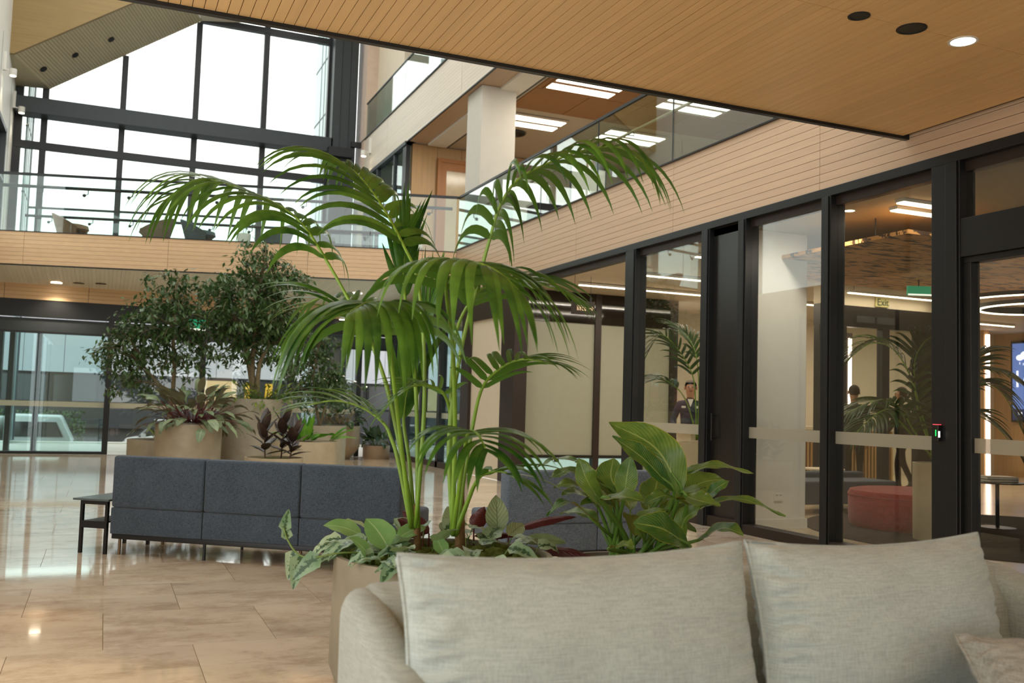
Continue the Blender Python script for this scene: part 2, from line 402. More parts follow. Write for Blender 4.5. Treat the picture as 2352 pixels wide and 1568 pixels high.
MB().box(XW + .04, XW + .05, 3.3, 5.565, 2.86, 3.33).build('fanlight_pane', GLASS_LOBBY, d2)
MB().box(XW + .04, XW + .05, 3.35, 5.53, .12, 2.55).build('pane', GLASS_LOBBY, d2)
MB().box(XW + .034, XW + .039, 3.35, 5.53, 1.0, 1.115).build('frosted_band', FILM, d2)
MB().box(XW, XW + .1, 5.49, 5.565, .13, 2.5).box(XW, XW + .1, 3.3, 3.37, .13, 2.5).box(XW, XW + .1, 3.3, 5.565, 0, .13).box(XW, XW + .1, 3.3, 5.565, 2.5, 2.549).build('leaf_frame', BLACK, d2, bevel=.004)
MB().sphere((XW - .035, 4.6, 2.70), .014).build('door_stud', plain('chrome', (200, 200, 200), .2, 1), d2)
sbuild(MB().box(XW - .035, XW + .14, -2, 3.3, 0, 3.335), 'wall_shopfront_end', BLACK)
# far piers of the right wall
pier = struct('wall_lift_lobby', (XW, 16, 0))
MB().box(XW - .04, XW + .2, 14.55, 15.12, 0, 3.42).build('post', BROWN_STEEL, pier); MB().box(XW - .04, XW + .2, 16.68, 17.1, 0, 3.42).build('post', BROWN_STEEL, pier)
MB().box(XW + .02, XW + .15, 15.12, 16.68, 0, 2.82).build('panel', CREAM, pier); MB().box(XW - .02, XW + .2, 15.12, 16.68, 2.82, 3.42).build('head_panel', BROWN_STEEL, pier)
w = struct('window_4', (XW, 19.5, 0))
for y in (18.3, 19.5, 20.7, 21.8): MB().box(XW - .05, XW + .1, y, y + .14, 0, 3.42).build('jamb', BLACK, w)
MB().box(XW + .02, XW + .03, 17.1, 22, .12, 3.0).build('pane', GLASS_TEAL, w); MB().box(XW - .05, XW + .1, 17.1, 22, 0, .12).build('sill', BROWN_STEEL, w); MB().box(XW - .05, XW + .1, 17.1, 22, 2.9, 3.65).build('head', BLACK, w)
MB().box(XW + .012, XW + .018, 17.1, 22, .98, 1.09).build('frosted_band', FILM, w)
# ---- frosted screen of the lift lobby
w = struct('window_5', (7.9, 15, 0))
for x0, x1 in ((6.45, 7.94), (8.06, 9.5)):
    MB().box(x0, x1, 15.0, 15.02, .45, 2.76).build('frosted_pane', FROST, w); MB().box(x0, x1, 15.0, 15.02, .16, .40).build('pane', GLASS_TEAL, w)
MB().box(7.94, 8.06, 14.96, 15.08, 0, 3.3).build('mullion', BROWN_STEEL, w); MB().box(9.5, 9.66, 14.96, 15.1, 0, 3.3).build('mullion', BROWN_STEEL, w)
MB().box(6.45, 9.5, 14.97, 15.07, 2.76, 3.3).build('head', plain('smoked_glass', (30, 25, 21), .06), w); MB().box(6.45, 9.5, 14.97, 15.07, .40, .45).build('rail', DARK, w); MB().box(6.45, 9.5, 14.97, 15.07, 0, .16).build('sill', BROWN_STEEL, w)
for x in (7.2, 8.75): MB().box(x, x + .08, 14.95, 14.98, .33, .41).build('patch_fitting', BROWN_STEEL, w)
# ---- lobby shell
sbuild(MB().box(6.2, 20, -2, 15.0, -.25, -.001).box(9.6, 20, 15, 16.6, -.25, -.001), 'floor', LOBBY_FLOOR)
lc = struct('ceiling', (12, 8, 3.3)); MB().box(6.42, 20, -2, 16.6, 3.30, 3.40).build('plaster_lining', BEIGE, lc)
sbuild(MB().box(9.66, 20, 16.4, 16.6, 0, 3.3), 'wall_back', CREAM)
sbuild(MB().box(19.4, 19.6, 0, 16.6, 0, 3.3), 'wall_right', WOOD_PANEL)
sbuild(MB().box(8.4, 20, -2.2, -2, 0, 3.3), 'wall_front', CREAM)
w = struct('window_added_daylight', (7.4, -2.1, 0)); MB().box(6.4, 8.4, -2.12, -2.11, .1, 3.2).build('pane', GLASS, w); MB().box(6.4, 8.4, -2.2, -2.05, 0, .1).box(6.4, 8.4, -2.2, -2.05, 3.2, 3.3).box(7.35, 7.45, -2.2, -2.05, .1, 3.2).build('frame', BLACK, w)  # unseen window, added to let daylight onto the lobby column
# ---- upper floor behind the balustrade
sbuild(MB().box(XW + .15, 16, 0, 26.5, 3.45, 4.27), 'floor', GROUT)
uc = struct('ceiling', (10, 16, 7.42)); MB().box(XW + .02, 16, 4, 26.5, 7.445, 7.6).build('grey_lining', CEIL_GREY, uc)
for i in range(5):
    for j in range(4):
        piece('ceiling_tile', (7.95 + 1.2 * i, 17.2 - 1.3 * j, 7.435), (1.185, 1.285, .02), CEIL_BROWN, uc)
MB().box(6.75, 7.2, 5, 21.4, 7.39, 7.445).build('bulkhead', WHITE, uc); MB().box(7.2, 7.26, 5, 21.4, 7.40, 7.445).build('slot', GREY_STEEL, uc)
MB().box(XW + .02, 6.75, 5, 21.4, 7.435, 7.445).build('soffit_strip', WOOD_Y, uc)
sbuild(MB().box(16, 16.2, 0, 26.5, 4.27, 7.45), 'wall_upper_end', CREAM)
pl = sbuild(MB().box(6.37, 7.09, 16.87, 17.66, 4.27, 7.43), 'wall_column', COLUMN, bevel=.01)
uw = struct('wall_upper_office', (8, 21.5, 4.27))
for k in range(5): piece('panel', (6.42 + .62 * k + .3, 21.56, 5.85), (.612, .08, 3.15), WOOD_PANEL, uw)
sbuild(MB().box(9.5, 16, 21.5, 21.6, 4.27, 7.43), 'wall_upper_back', CREAM)
d3 = struct('door_3', (7.6, 21.45, 4.27))
OAK_DARK = wood('oak_door_frame', (158, 104, 52), 'z', .4, .08)
MB().box(7.03, 7.12, 21.42, 21.5, 4.3, 7.05).box(8.1, 8.19, 21.42, 21.5, 4.3, 7.05).box(7.03, 8.19, 21.42, 21.5, 7.05, 7.14).build('frame', OAK_DARK, d3)
MB().box(7.12, 7.26, 21.45, 21.5, 4.3, 6.86).box(8.0, 8.1, 21.45, 21.5, 4.3, 6.86).box(7.12, 8.1, 21.45, 21.5, 6.86, 7.05).build('leaf', OAK_DARK, d3)
MB().box(7.26, 8.0, 21.46, 21.49, 4.4, 6.86).build('pane', plain('door_glass', (186, 170, 138), .15), d3)
# glazing of the upper floor beyond the office
w = struct('window_6', (XW, 24, 4.27))
for y in (21.5, 22.5, 24.1, 25.4): MB().box(XW, XW + .1, y, y + (.28 if y < 22 else .09), 4.27, 7.45).build('mullion', BLACK if y < 22 else GREY_STEEL, w)
MB().box(XW + .04, XW + .05, 21.6, 26.2, 4.27, 7.4).build('pane', GLASS_TEAL, w); MB().box(XW - .03, XW + .1, 21.5, 26.2, 7.37, 7.46).build('head', GREY_STEEL, w)
# ---- second floor edge with fine pale boards
f3 = struct('trim_5', (XW, 20, 7.445)); MB().box(XW + .02, XW + .2, 6, 26.2, 7.445, 8.5).build('backing_board', GROOVE, f3)
ys = [12.2, 17.73, 23.26, 26.2]
for a, b_ in zip(ys, ys[1:]):
    for k in range(14): piece('board', (XW + .01, (a + b_) / 2, 7.483 + .075 * k), (.02, b_ - a - .012, .0725), WOOD_PALE, f3)
MB().box(XW - .03, XW + .2, 12, 26.2, 8.5, 8.53).build('edge_trim', GREY_STEEL, f3); MB().box(XW - .01, XW + .03, 6, 21.5, 7.425, 7.447).build('edge_trim', BLACK, f3)
sbuild(MB().box(6.55, 7.2, 23.0, 26.3, 8.5, 13), 'wall_upper_pier', CREAM)
sbuild(MB().box(8.6, 8.7, 10, 26.3, 8.5, 13), 'wall_upper_glazed', plain('teal_spandrel', (118, 140, 138), .2))
sbuild(MB().box(XW - .02, 6.6, 25.6, 26.6, 4.27, 13), 'wall_corner', plain('blush_panel', (206, 184, 164), .5))
# ---- bridge: boarded edge, slab, soffit
G0 = Vector((6.25, 17.7, 0)); GU = Vector((-.960, .2794, 0)); GN = Vector((.2794, .960, 0)); GL = 9.06; GA = math.atan2(GU.y, GU.x)
def gp(s, t, z): return G0 + GU * s + GN * t + Vector((0, 0, z))
f4 = struct('trim_6', tuple(gp(4.5, 0, 3.65))); MB().prism([gp(0, .02, 3.65), gp(GL, .02, 3.65), gp(GL, .1, 3.65), gp(0, .1, 3.65)], (0, 0, .62)).build('backing_board', GROOVE, f4)
ss = [0, .26, 2.88, 5.5, 8.12, GL]
for a, b_ in zip(ss, ss[1:]):
    for k in range(8): piece('board', gp((a + b_) / 2, .01, 3.689 + .0775 * k), (b_ - a - .006, .02, .0735), WOOD_X, f4, (0, 0, GA))
MB().prism([gp(0, -.02, 4.268), gp(GL, -.02, 4.268), gp(GL, .1, 4.268), gp(0, .1, 4.268)], (0, 0, .014)).build('edge_trim', BLACK, f4)
MB().prism([gp(0, -.012, 3.632), gp(GL, -.012, 3.632), gp(GL, .05, 3.632), gp(0, .05, 3.632)], (0, 0, .02)).build('edge_trim', BLACK, f4)
sbuild(MB().prism([gp(0, .1, 3.95), gp(GL, .1, 3.95), gp(GL, 3.24, 3.95), gp(0, 3.24, 3.95)], (0, 0, .3)), 'floor', GROUT)
bs = struct('ceiling', (2, 20, 3.5))
def sof(x, y):
    near = 17.7 - .2911 * (x - 6.25); f_ = (y - near) / (22.02 - near); return 3.645 - .15 * f_
MB().prism([(6.25, 17.78, 3.66), (-2.45, 20.3, 3.66), (-2.45, 22.02, 3.51), (6.25, 22.02, 3.51)], (0, 0, .05)).build('backing_board', GROOVE, bs)
for i in range(116):
    x0 = -2.45 + .075 * i; x1 = x0 + .0725; ya, yb = 17.72 - .2911 * (x0 - 6.25), 17.72 - .2911 * (x1 - 6.25)
    MB().prism([(x0, ya, 3.645), (x0, 22, 3.495), (x1, 22, 3.495), (x1, yb, 3.645)], (0, 0, .014)).build('board', WOOD_PALE, bs)
# ---- entrance glazing under the bridge
f5 = struct('trim_7', (2, 22, 3.18)); MB().box(-2.45, XW, 22.0, 22.1, 3.18, 3.52).build('backing_board', GROOVE, f5)
xs = [-2.45, -2.0, -.42, 2.18, 4.78, XW]
for a, b_ in zip(xs, xs[1:]):
    for k in range(4): piece('board', ((a + b_) / 2, 21.99, 3.22 + .08 * k), (b_ - a - .008, .02, .076), WOOD_X, f5)
w = struct('window_7', (2, 22.1, 0))
MB().box(-2.45, XW, 22.0, 22.12, 2.82, 3.18).build('head', BLACK, w); MB().box(-2.45, XW, 22.05, 22.1, 2.5, 2.80).build('spandrel', GREY_STEEL, w); MB().box(-2.45, XW, 22.0, 22.12, 2.49, 2.53).build('head_rail', BLACK, w)
for x in (-2.45, 0.0, 1.9, 3.8, 5.4): MB().box(x, x + .115, 21.98, 22.14, 0, 2.82).build('mullion', BLACK, w)
MB().box(-2.33, 0, 22.0, 22.12, 0, .06).build('sill', BLACK, w)
MB().box(-2.33, 0, 22.05, 22.06, .06, 2.5).build('pane', GLASS_TEAL, w)
for a, b_ in ((.115, 1.9), (2.015, 3.8), (3.915, 5.4)):
    MB().box(a, b_, 22.05, 22.06, .02, 2.5).build('pane', GLASS, w); MB().box(a, b_, 22.043, 22.048, .98, 1.09).build('frosted_band', FILM, w)
MB().box(-2.33, 0, 22.043, 22.048, .98, 1.09).build('frosted_band', FILM, w)
# ---- great window
w = struct('window_8', (1.8, 26.5, 4.25))
def roofz(x): return 9.2 if x < -1.68 else (8.91 + .685 * (x + 1.68) if x < 1.88 else 11.8)
mx_ = [-2.34, -1.77, .04, 1.83, 3.61, 5.40]
for x in mx_: MB().box(x - (.15 if x < -2 else .075), x + .075, 26.42, 26.6, 4.25, roofz(x)).build('mullion', BLACK, w)
MB().box(-2.4, 5.45, 26.0, 26.55, 8.15, 8.55).build('beam', GREY_STEEL, w, bevel=.01)
MB().box(-2.4, 5.45, 26.41, 26.58, 7.36, 7.54).build('rail', BLACK, w); MB().box(1.83, 5.45, 26.41, 26.58, 11.33, 11.49).build('rail', BLACK, w)
for a, b_ in zip(mx_, mx_[1:]):
    MB().box(a + .075, b_ - .075, 26.5, 26.51, 4.25, 7.36).build('pane', GLASS, w); MB().box(a + .075, b_ - .075, 26.5, 26.51, 7.54, 8.15).build('pane', GLASS, w)
    za, zb = roofz(a), roofz(b_)
    MB().prism([(a + .045, 26.5, 8.55), (b_ - .045, 26.5, 8.55), (b_ - .045, 26.5, zb), (a + .045, 26.5, za)], (0, .01, 0)).build('pane', GLASS, w)
cl = struct('wall_dark_column', (5.7, 26.3, 0)); MB().box(5.40, 6.08, 26.0, 26.7, 0, 13).build('shaft', GREY_STEEL, cl)
for x in (5.62, 5.86): MB().box(x, x + .012, 25.99, 26.0, 4.3, 13).build('seam', BLACK, cl)
MB().box(5.3, 5.95, 25.75, 26.05, 8.0, 8.25).build('bracket', BLACK, cl); MB().box(5.95, 6.25, 25.9, 26.0, 8.35, 8.5).build('bracket', BLACK, cl)
# ---- roof folds
E1 = Vector((-1.68, 26.4, 8.91)); E2 = Vector((1.88, 26.4, 11.35)); DD = Vector((.37, .93, -.1)) * 1.85
rf = struct('ceiling', tuple((E1 + E2) / 2)); NRM = Vector((-.54, .30, .79))
MB().prism([E1 + NRM * .02, E2 + NRM * .02, E2 - DD + NRM * .02, E1 - DD + NRM * .02], NRM * .15).build('backing_board', GROOVE, rf)
EU = (E2 - E1) / 57
for k in range(57):
    a = E1 + EU * k; b_ = a + EU * .90
    MB().prism([a, b_, b_ - DD, a - DD], NRM * .02).build('slat', WOOD_ROOF, rf)
LF = [E1, E1 - DD, Vector((-3.0, 24.6, 9.1)), Vector((-2.75, 26.4, 8.86))]
MB().prism(LF, (0, 0, .12)).build('side_fold', WOOD_ROOF, rf)
F2a, F2b = Vector((3.95, 26.4, 11.65)), Vector((3.3, 24.7, 11.95))
MB().prism([E2, F2a, F2b, E2 - DD], (0, 0, .12)).build('side_fold', WOOD_PALE, rf)
lin_ = sbuild(MB().prism([Vector((-3.4, 24.66, 9.07)), E1 - DD, E2 - DD, Vector((2.2, 24.68, 12.2)), Vector((2.2, 24.68, 13.5)), Vector((-3.4, 24.66, 13.5))], (0, -.12, 0)), 'ceiling', WOOD_LINING)
# ---- left wall
wl_ = struct('wall_left', (-2.6, 20, 4.27))
MB().box(-2.75, -2.45, 6, 26.6, 7.35, 9.1).build('cladding', WHITE, wl_); MB().box(-2.75, -2.45, 25.0, 26.6, 4.27, 7.35).build('cladding', WHITE, wl_)
MB().box(-2.75, -2.45, 6, 26.6, 3.6, 4.27).build('cladding', WOOD_Y, wl_)
for y in (25.5, 23.1): MB().box(-2.452, -2.446, y, y + .012, 4.27, 9.1).build('joint', GREY_STEEL, wl_)
bw = struct('wall_behind_added', (2, -9, 0)); MB().box(-2.75, 6.25, -9.2, -9, 0, .9).box(-2.75, 6.25, -9.2, -9, 2.6, 3.7).box(-2.75, -1.5, -9.2, -9, .9, 2.6).box(5, 6.25, -9.2, -9, .9, 2.6).build('light_block_panel', CREAM, bw)  # unseen wall added to cut light from behind, opening sized for brightness
gl_ = struct('wall_left', (-2.6, 6, 0)); MB().box(-2.75, -2.45, 6.2, 21.9, 0, 3.6).build('light_block_panel', plain('left_reflection_blocker', (170, 152, 126), .5), gl_)  # unseen wall, added to keep bright daylight out of the shopfront reflections
for y in (-6, -3, 0, 3, 6, 9, 12, 15, 18): MB().box(-2.47, -2.44, y, y + .1, 0, 3.6).build('post', BLACK, gl_)
rr_ = struct('ceiling', (2, 14, 12.6))  # unseen roof added to dim the atrium, opening sized for the light
for a in ((-2.75, -1.6, 6, 26.6), (5.0, 9, 6, 26.6), (-1.6, 5.0, 6, 6.4), (-1.6, 5.0, 24, 24.6)): MB().box(a[0], a[1], a[2], a[3], 12.6, 12.9).build('roof_slab_added', WHITE, rr_)
MB().box(-2.75, -2.45, 6, 24.6, 9.1, 12.6).build('upstand', WHITE, rr_)
for y in (12, 15, 18): MB().box(-1.6, 5.0, y, y + .12, 12.6, 12.9).build('skylight_bar', BLACK, rr_)
MB().box(-2.7, -2.44, 6, 17.2, 4.27, 7.35).build('light_block_panel', plain('left_upper_reflection_blocker', (120, 110, 94), .6), wl_)  # unseen dark sheet over the glazing, added to darken shopfront reflections
w = struct('window_9', (-2.5, 20, 4.27))
for y in (24.7, 22.2, 19.7, 17.2, 14.7): MB().box(-2.6, -2.42, y, y + .12, 4.27, 7.35).build('mullion', BLACK, w)
MB().box(-2.6, -2.42, 6, 24.8, 7.25, 7.35).build('head', BLACK, w); MB().box(-2.6, -2.42, 6, 24.8, 6.1, 6.16).build('rail', BLACK, w); MB().box(-2.53, -2.52, 6, 24.8, 4.27, 7.3).build('pane', GLASS, w)
# ================================================================ BALUSTRADES AND FITTINGS
STEELRAIL = plain('rail_steel', (70, 74, 78), .35, .8)
def bracket(mb, p, d):
    p = Vector(p); mb.tube([p, p + Vector((0, 0, -.09)), p + Vector((0, 0, -.11)) + d * .07], .011, 6); mb.sphere(p + d * .07 + Vector((0, 0, -.115)), .036, 8)
t = thing('glass_balustrade', (XW, 12, 4.3), 'long frameless glass balustrade along the upper floor edge on the right', 'balustrade')
ys = [6.05, 7.94, 9.87, 11.82, 13.74, 15.68, 17.62]
for a, b_ in zip(ys, ys[1:]): MB().box(XW - .006, XW + .006, a + .006, b_ - .006, 4.31, 5.33).build('glass_panel', BALGLASS2, t)
for y in ys[1:-1]: MB().box(XW - .008, XW + .008, y - .006, y + .006, 4.31, 5.33).build('joint', BLACK, t)
MB().box(XW - .02, XW + .02, 6.05, 17.66, 5.33, 5.37).build('cap_rail', BLACK, t)
MB().tube([(XW + .1, 6.1, 5.0), (XW + .1, 17.4, 5.0)], .02).build('handrail', plain('pale_handrail', (205, 180, 140), .4), t)
for y in (9, 11, 13, 15, 17): MB().tube([(XW, y, 4.93), (XW + .1, y, 4.93), (XW + .1, y, 5.0)], .008, 6).build('rail_bracket', STEELRAIL, t)
t = thing('glass_balustrade', tuple(gp(4.5, 0, 4.28)), 'frameless glass balustrade on the near edge of the bridge', 'balustrade')
for a, b_ in ((0.02, 1.7), (1.7, 3.6), (3.6, 5.5), (5.5, 7.3), (7.3, 9.05)):
    MB().prism([gp(a + .006, -.006, 4.28), gp(b_ - .006, -.006, 4.28), gp(b_ - .006, .006, 4.28), gp(a + .006, .006, 4.28)], (0, 0, 1.06)).build('glass_panel', BALGLASS, t)
MB().prism([gp(0, -.018, 5.34), gp(GL, -.018, 5.34), gp(GL, .018, 5.34), gp(0, .018, 5.34)], (0, 0, .05)).build('cap_rail', BLACK, t)
MB().tube([gp(.1, .12, 5.16), gp(GL, .12, 5.16)], .032).build('handrail', BLACK, t)
for k in range(11): mb = MB(); bracket(mb, gp(.5 + .82 * k, .12, 5.15), GU); mb.build('rail_bracket', BLACK, t)
t = thing('glass_balustrade', tuple(gp(4.5, 3.24, 4.25)), 'frameless glass balustrade on the far edge of the bridge', 'balustrade')
for a, b_ in ((.6, 2.5), (2.5, 4.4), (4.4, 6.3), (6.3, 8.2), (8.2, 9.3)):
    MB().prism([gp(a + .006, 3.234, 4.25), gp(b_ - .006, 3.234, 4.25), gp(b_ - .006, 3.246, 4.25), gp(a + .006, 3.246, 4.25)], (0, 0, 1.06)).build('glass_panel', BALGLASS, t)
MB().prism([gp(.6, 3.222, 5.31), gp(9.3, 3.222, 5.31), gp(9.3, 3.258, 5.31), gp(.6, 3.258, 5.31)], (0, 0, .05)).build('cap_rail', BLACK, t)
MB().tube([gp(.6, 3.12, 5.13), gp(9.3, 3.12, 5.13)], .032).build('handrail', BLACK, t)
for k in range(10): mb = MB(); bracket(mb, gp(1.0 + .86 * k, 3.12, 5.12), GU); mb.build('rail_bracket', BLACK, t)
t = thing('glass_balustrade', (XW, 21, 8.53), 'glass balustrade on the topmost floor edge below the soffit', 'balustrade')
for a, b_ in ((14.2, 16.3), (16.3, 18.1), (18.1, 19.96), (19.96, 21.77), (21.77, 23.6), (23.6, 25.45)): MB().box(XW - .006, XW + .006, a + .006, b_ - .006, 8.53, 9.47).build('glass_panel', BALGLASS, t)
MB().box(XW - .018, XW + .018, 14.2, 25.5, 9.47, 9.5).build('cap_rail', GREY_STEEL, t)

# ---- recessed lights, speakers, spots
def disc(name, x, y, z, r, mat, label, cat, rim=None, group=None, depth=.012):
    t = thing(name, (x, y, z), label, cat, group)
    MB().lathe([(r, 0), (r + .016, 0), (r + .016, .006), (r, .006), (r, 0)], (x, y, z - .004), 40).build('trim_ring', rim or BLACK, t, smooth=True)
    MB().lathe([(.0005, 0), (r, 0), (r, .004), (.0005, .004)], (x, y, z - .002), 40).build('lens' if mat in (LAMP, LED) else 'grille', mat, t)
    return t
disc('ceiling_speaker', 4.07, 4.38, 3.67, .05, DARK, 'smaller black round ceiling fitting in the wood soffit', 'ceiling fitting')
disc('ceiling_speaker', 4.49, 4.38, 3.67, .075, DARK, 'larger black round ceiling fitting between the small one and the lit downlight', 'ceiling fitting')
t = disc('downlight', 4.93, 4.385, 3.67, .075, LAMP, 'lit round recessed downlight with white rim in the wood soffit', 'downlight', WHITE)
d = bpy.data.lights.new('downlight_bulb', 'SPOT'); d.energy = 60; d.color = (1, .8, .58); d.spot_size = 1.6; d.spot_blend = .6; d.shadow_soft_size = .07
o = bpy.data.objects.new('downlight_bulb', d); COL.objects.link(o); o.parent = t; o.location = (0, 0, -.02)
for (x, y), lb, on in (((-1.03, 21.62), 'lit square downlight under the bridge nearest the left edge', 1), ((-.61, 21.48), 'dark round fitting under the bridge beside the leftmost downlight', 0), ((-.19, 21.34), 'small dark round fitting under the bridge, third from the left', 0),
        ((1.98, 20.86), 'lit downlight under the bridge seen between the two fig trees', 1), ((4.83, 19.93), 'lit downlight under the bridge behind the palm', 1), ((4.03, 20.24), 'dark round fitting under the bridge right of the taller fig tree', 0)):
    t = disc('downlight' if on else 'ceiling_speaker', x, y, sof(x, y) - .004, .11 if on else .09, LAMP if on else DARK, lb, 'downlight' if on else 'ceiling fitting', WHITE if on else BLACK)
    if on:
        d = bpy.data.lights.new('downlight_bulb', 'SPOT'); d.energy = 160; d.color = (1, .86, .68); d.spot_size = 2.2; d.spot_blend = .7; d.shadow_soft_size = .1
        o = bpy.data.objects.new('downlight_bulb', d); COL.objects.link(o); o.parent = t; o.location = (0, 0, -.02)
for (x, z), lb in (((-1.8, 9.14), 'dark round fitting in the sloping slatted roof, lowest of three'), ((-1.12, 9.61), 'dark round fitting in the sloping slatted roof, middle of three'), ((-.33, 10.15), 'dark round fitting in the sloping slatted roof, highest of three')):
    t = thing('ceiling_speaker', (x, 25.56, z), lb, 'ceiling fitting')
    c = Vector((x, 25.56, z)); a = (E2 - E1).normalized(); b_ = NRM.normalized().cross(a)
    MB().prism([c + (a * math.cos(2 * math.pi * k / 24) + b_ * math.sin(2 * math.pi * k / 24)) * .085 for k in range(24)], -NRM * .015).build('grille', DARK, t)
def wall_spot(x, y, z, dv, label):
    t = thing('wall_spotlight', (x, y, z), label, 'wall light'); dx, dy = dv
    MB().obox((x + dx * .03, y + dy * .03, z + .21), (.06 if dx else .08, .06 if dy else .08, .42)).build('backplate', WHITE, t, bevel=.005)
    cx_, cy_ = x + dx * .2, y + dy * .2
    MB().lathe([(.0005, 0), (.07, 0), (.075, .01), (.075, .15), (.0005, .16)], (cx_, cy_, z - .1), 20).build('lamp_head', WHITE, t, smooth=True); MB().tube([(x, y, z + .02), (cx_, cy_, z + .02)], .015).build('arm', WHITE, t)
    MB().lathe([(.0005, 0), (.06, 0), (.06, .004), (.0005, .004)], (cx_, cy_, z - .106), 20).build('lens', LAMP, t)
    d = bpy.data.lights.new('spot_bulb', 'SPOT'); d.energy = 25; d.color = (1, .85, .65); d.spot_size = 1.3; d.spot_blend = .5; d.shadow_soft_size = .05
    o = bpy.data.objects.new('spot_bulb', d); COL.objects.link(o); o.parent = t; o.location = (dx * .2, dy * .2, -.13)
wall_spot(XW, 24.87, 7.95, (-1, 0), 'white wall spotlight on the pale boards right of the dark column')
wall_spot(-2.45, 23.5, 8.35, (1, 0), 'white wall spotlight at the left edge under the sloping roof')
wall_spot(-2.45, 26.0, 8.2, (1, 0), 'white wall spotlight in the corner beside the great window')
wall_spot(4.95, 21.98, 3.25, (0, -1), 'white spotlight on the boards under the bridge behind the palm')
# ---- upper office ceiling lights
def troffer(x0, x1, y0, label, y2=None):
    t = thing('ceiling_light', ((x0 + x1) / 2, y0 + .4, 7.42), label, 'ceiling light', 'office ceiling lights of the upper floor')
    MB().box(x0 - .03, x1 + .03, y0 - .03, y0 + .9, 7.405, 7.43).build('frame', CEIL_BROWN if y0 < 17 else CEIL_GREY, t)
    for a in (.05, .48): MB().box(x0, x1, y0 + a, y0 + a + .27, 7.395, 7.404).build('tube_panel', LED, t)
    light_area('panel_light', t, ((x0 + x1) / 2, y0 + .42, 7.38), (x1 - x0, .8), 55)
troffer(7.5, 8.85, 15.62, 'twin strip ceiling light above the white column, nearest the soffit')
troffer(7.5, 8.85, 18.2, 'twin strip ceiling light right behind the white column')
troffer(9.95, 11.35, 18.2, 'twin strip ceiling light above the palm frond seen through the balustrade')
troffer(9.95, 11.35, 15.62, 'twin strip ceiling light cut by the soffit at the right of the upper floor')
t = thing('air_diffuser', (8.2, 19.6, 7.42), 'round black slatted air diffuser in the upper office ceiling', 'air vent')
MB().lathe([(.0005, 0), (.26, 0), (.28, .02), (.0005, .02)], (8.2, 19.6, 7.41), 32).build('face', GREY_STEEL, t)
for k in range(20):
    a = 2 * math.pi * k / 20; piece('vane', (8.2 + .16 * math.cos(a), 19.6 + .16 * math.sin(a), 7.405), (.18, .012, .012), DARK, t, (0, 0, a))
# upper office furniture seen through the glass
t = thing('partition_screen', (10.6, 20.3, 4.27), 'white tiled kitchen splashback wall with oak edge on the upper floor', 'partition')
MB().box(10.35, 10.6, 20.2, 20.4, 4.27, 7.3).build('oak_post', WOOD_PANEL, t)
for i in range(6):
    for j in range(4): piece('tile', (10.85 + .42 * i, 20.3, 5.2 + .3 * j), (.41, .05, .29), WHITE, t)
MB().box(10.6, 13.2, 20.2, 20.4, 6.35, 6.45).build('oak_edge', WOOD_PANEL, t)
for (x, y, wd, z1, lb) in ((7.6, 18.4, .9, 6.1, 'white whiteboard panel standing behind the balustrade right of the column'), (8.9, 18.0, .8, 6.4, 'pale glass partition panel behind the balustrade under the palm tip')):
    t = thing('whiteboard', (x + wd / 2, y, 4.27), lb, 'whiteboard')
    MB().box(x, x + wd, y, y + .03, 4.9, z1).build('board', WHITE, t); MB().box(x - .03, x, y, y + .04, 4.27, z1).box(x + wd, x + wd + .03, y, y + .04, 4.27, z1).build('frame', GREY_STEEL, t)
t = thing('cabinet_row', (8.6, 16.6, 4.27), 'low dark storage cabinet row behind the upper balustrade', 'cabinet')
MB().box(7.4, 9.8, 16.4, 16.9, 4.3, 5.15).build('body', BROWN_STEEL, t)
for k in range(4): piece('door', (7.7 + .6 * k, 16.39, 4.75), (.58, .02, .8), BROWN_STEEL, t)
MB().box(7.38, 9.82, 16.36, 16.92, 5.15, 5.19).build('top', WHITE, t)

# ---- bridge seating
def tub_chair(s, t_, rz, mat, label):
    c = gp(s, t_, 4.25); t = thing('tub_chair', tuple(c), label, 'armchair', 'tub chairs on the bridge')
    vs_ = []; fs = []; nk = 22
    for k in range(nk + 1):
        a = R(-25) + R(230) * k / nk; u = abs(k / nk - .5) * 2
        top = .66 - .30 * u ** 1.6; r0, r1 = .27, .40 - .03 * u
        for r_, z in ((r0, .25), ((r0 + r1) / 2, .25 + (top - .25) * .5), (r1, top), (r1 + .035, top - .01), ((r0 + r1) / 2 + .035, .25 + (top - .25) * .45), (r0 + .03, .2)):
            p = Matrix.Rotation(rz, 3, 'Z') @ Vector((r_ * math.cos(a), r_ * math.sin(a), z)); vs_.append(c + p)
    for k in range(nk):
        for j in range(6): fs.append((k * 6 + j, (k + 1) * 6 + j, (k + 1) * 6 + (j + 1) % 6, k * 6 + (j + 1) % 6))
    fs += [tuple(range(6)), tuple(range(nk * 6, nk * 6 + 6))[::-1]]
    MB().add(vs_, fs).build('shell', mat, t, smooth=True)
    MB().lathe([(.0005, .3), (.24, .3), (.29, .34), (.27, .42), (.2, .44), (.0005, .44)], c, 28).build('seat', mat, t, smooth=True)
    for k in range(4):
        a = rz + R(45 + 90 * k); MB().tube([c + Vector((.2 * math.cos(a), .2 * math.sin(a), .3)), c + Vector((.3 * math.cos(a), .3 * math.sin(a), 0))], [.014, .01], 8).build('leg', BLACK, t)
UP_BR = fabric('brown_felt', (150, 120, 96), (112, 88, 70), 200); UP_GR = fabric('slate_felt', (92, 104, 108), (60, 72, 78), 200); UP_TAUPE = fabric('taupe_felt', (146, 128, 108), (112, 96, 80), 200)
tub_chair(7.72, 1.45, R(75), UP_BR, 'brown felt tub chair at the left end of the bridge')
tub_chair(6.15, 1.45, R(-110), UP_TAUPE, 'taupe felt tub chair, left of the facing pair on the bridge')
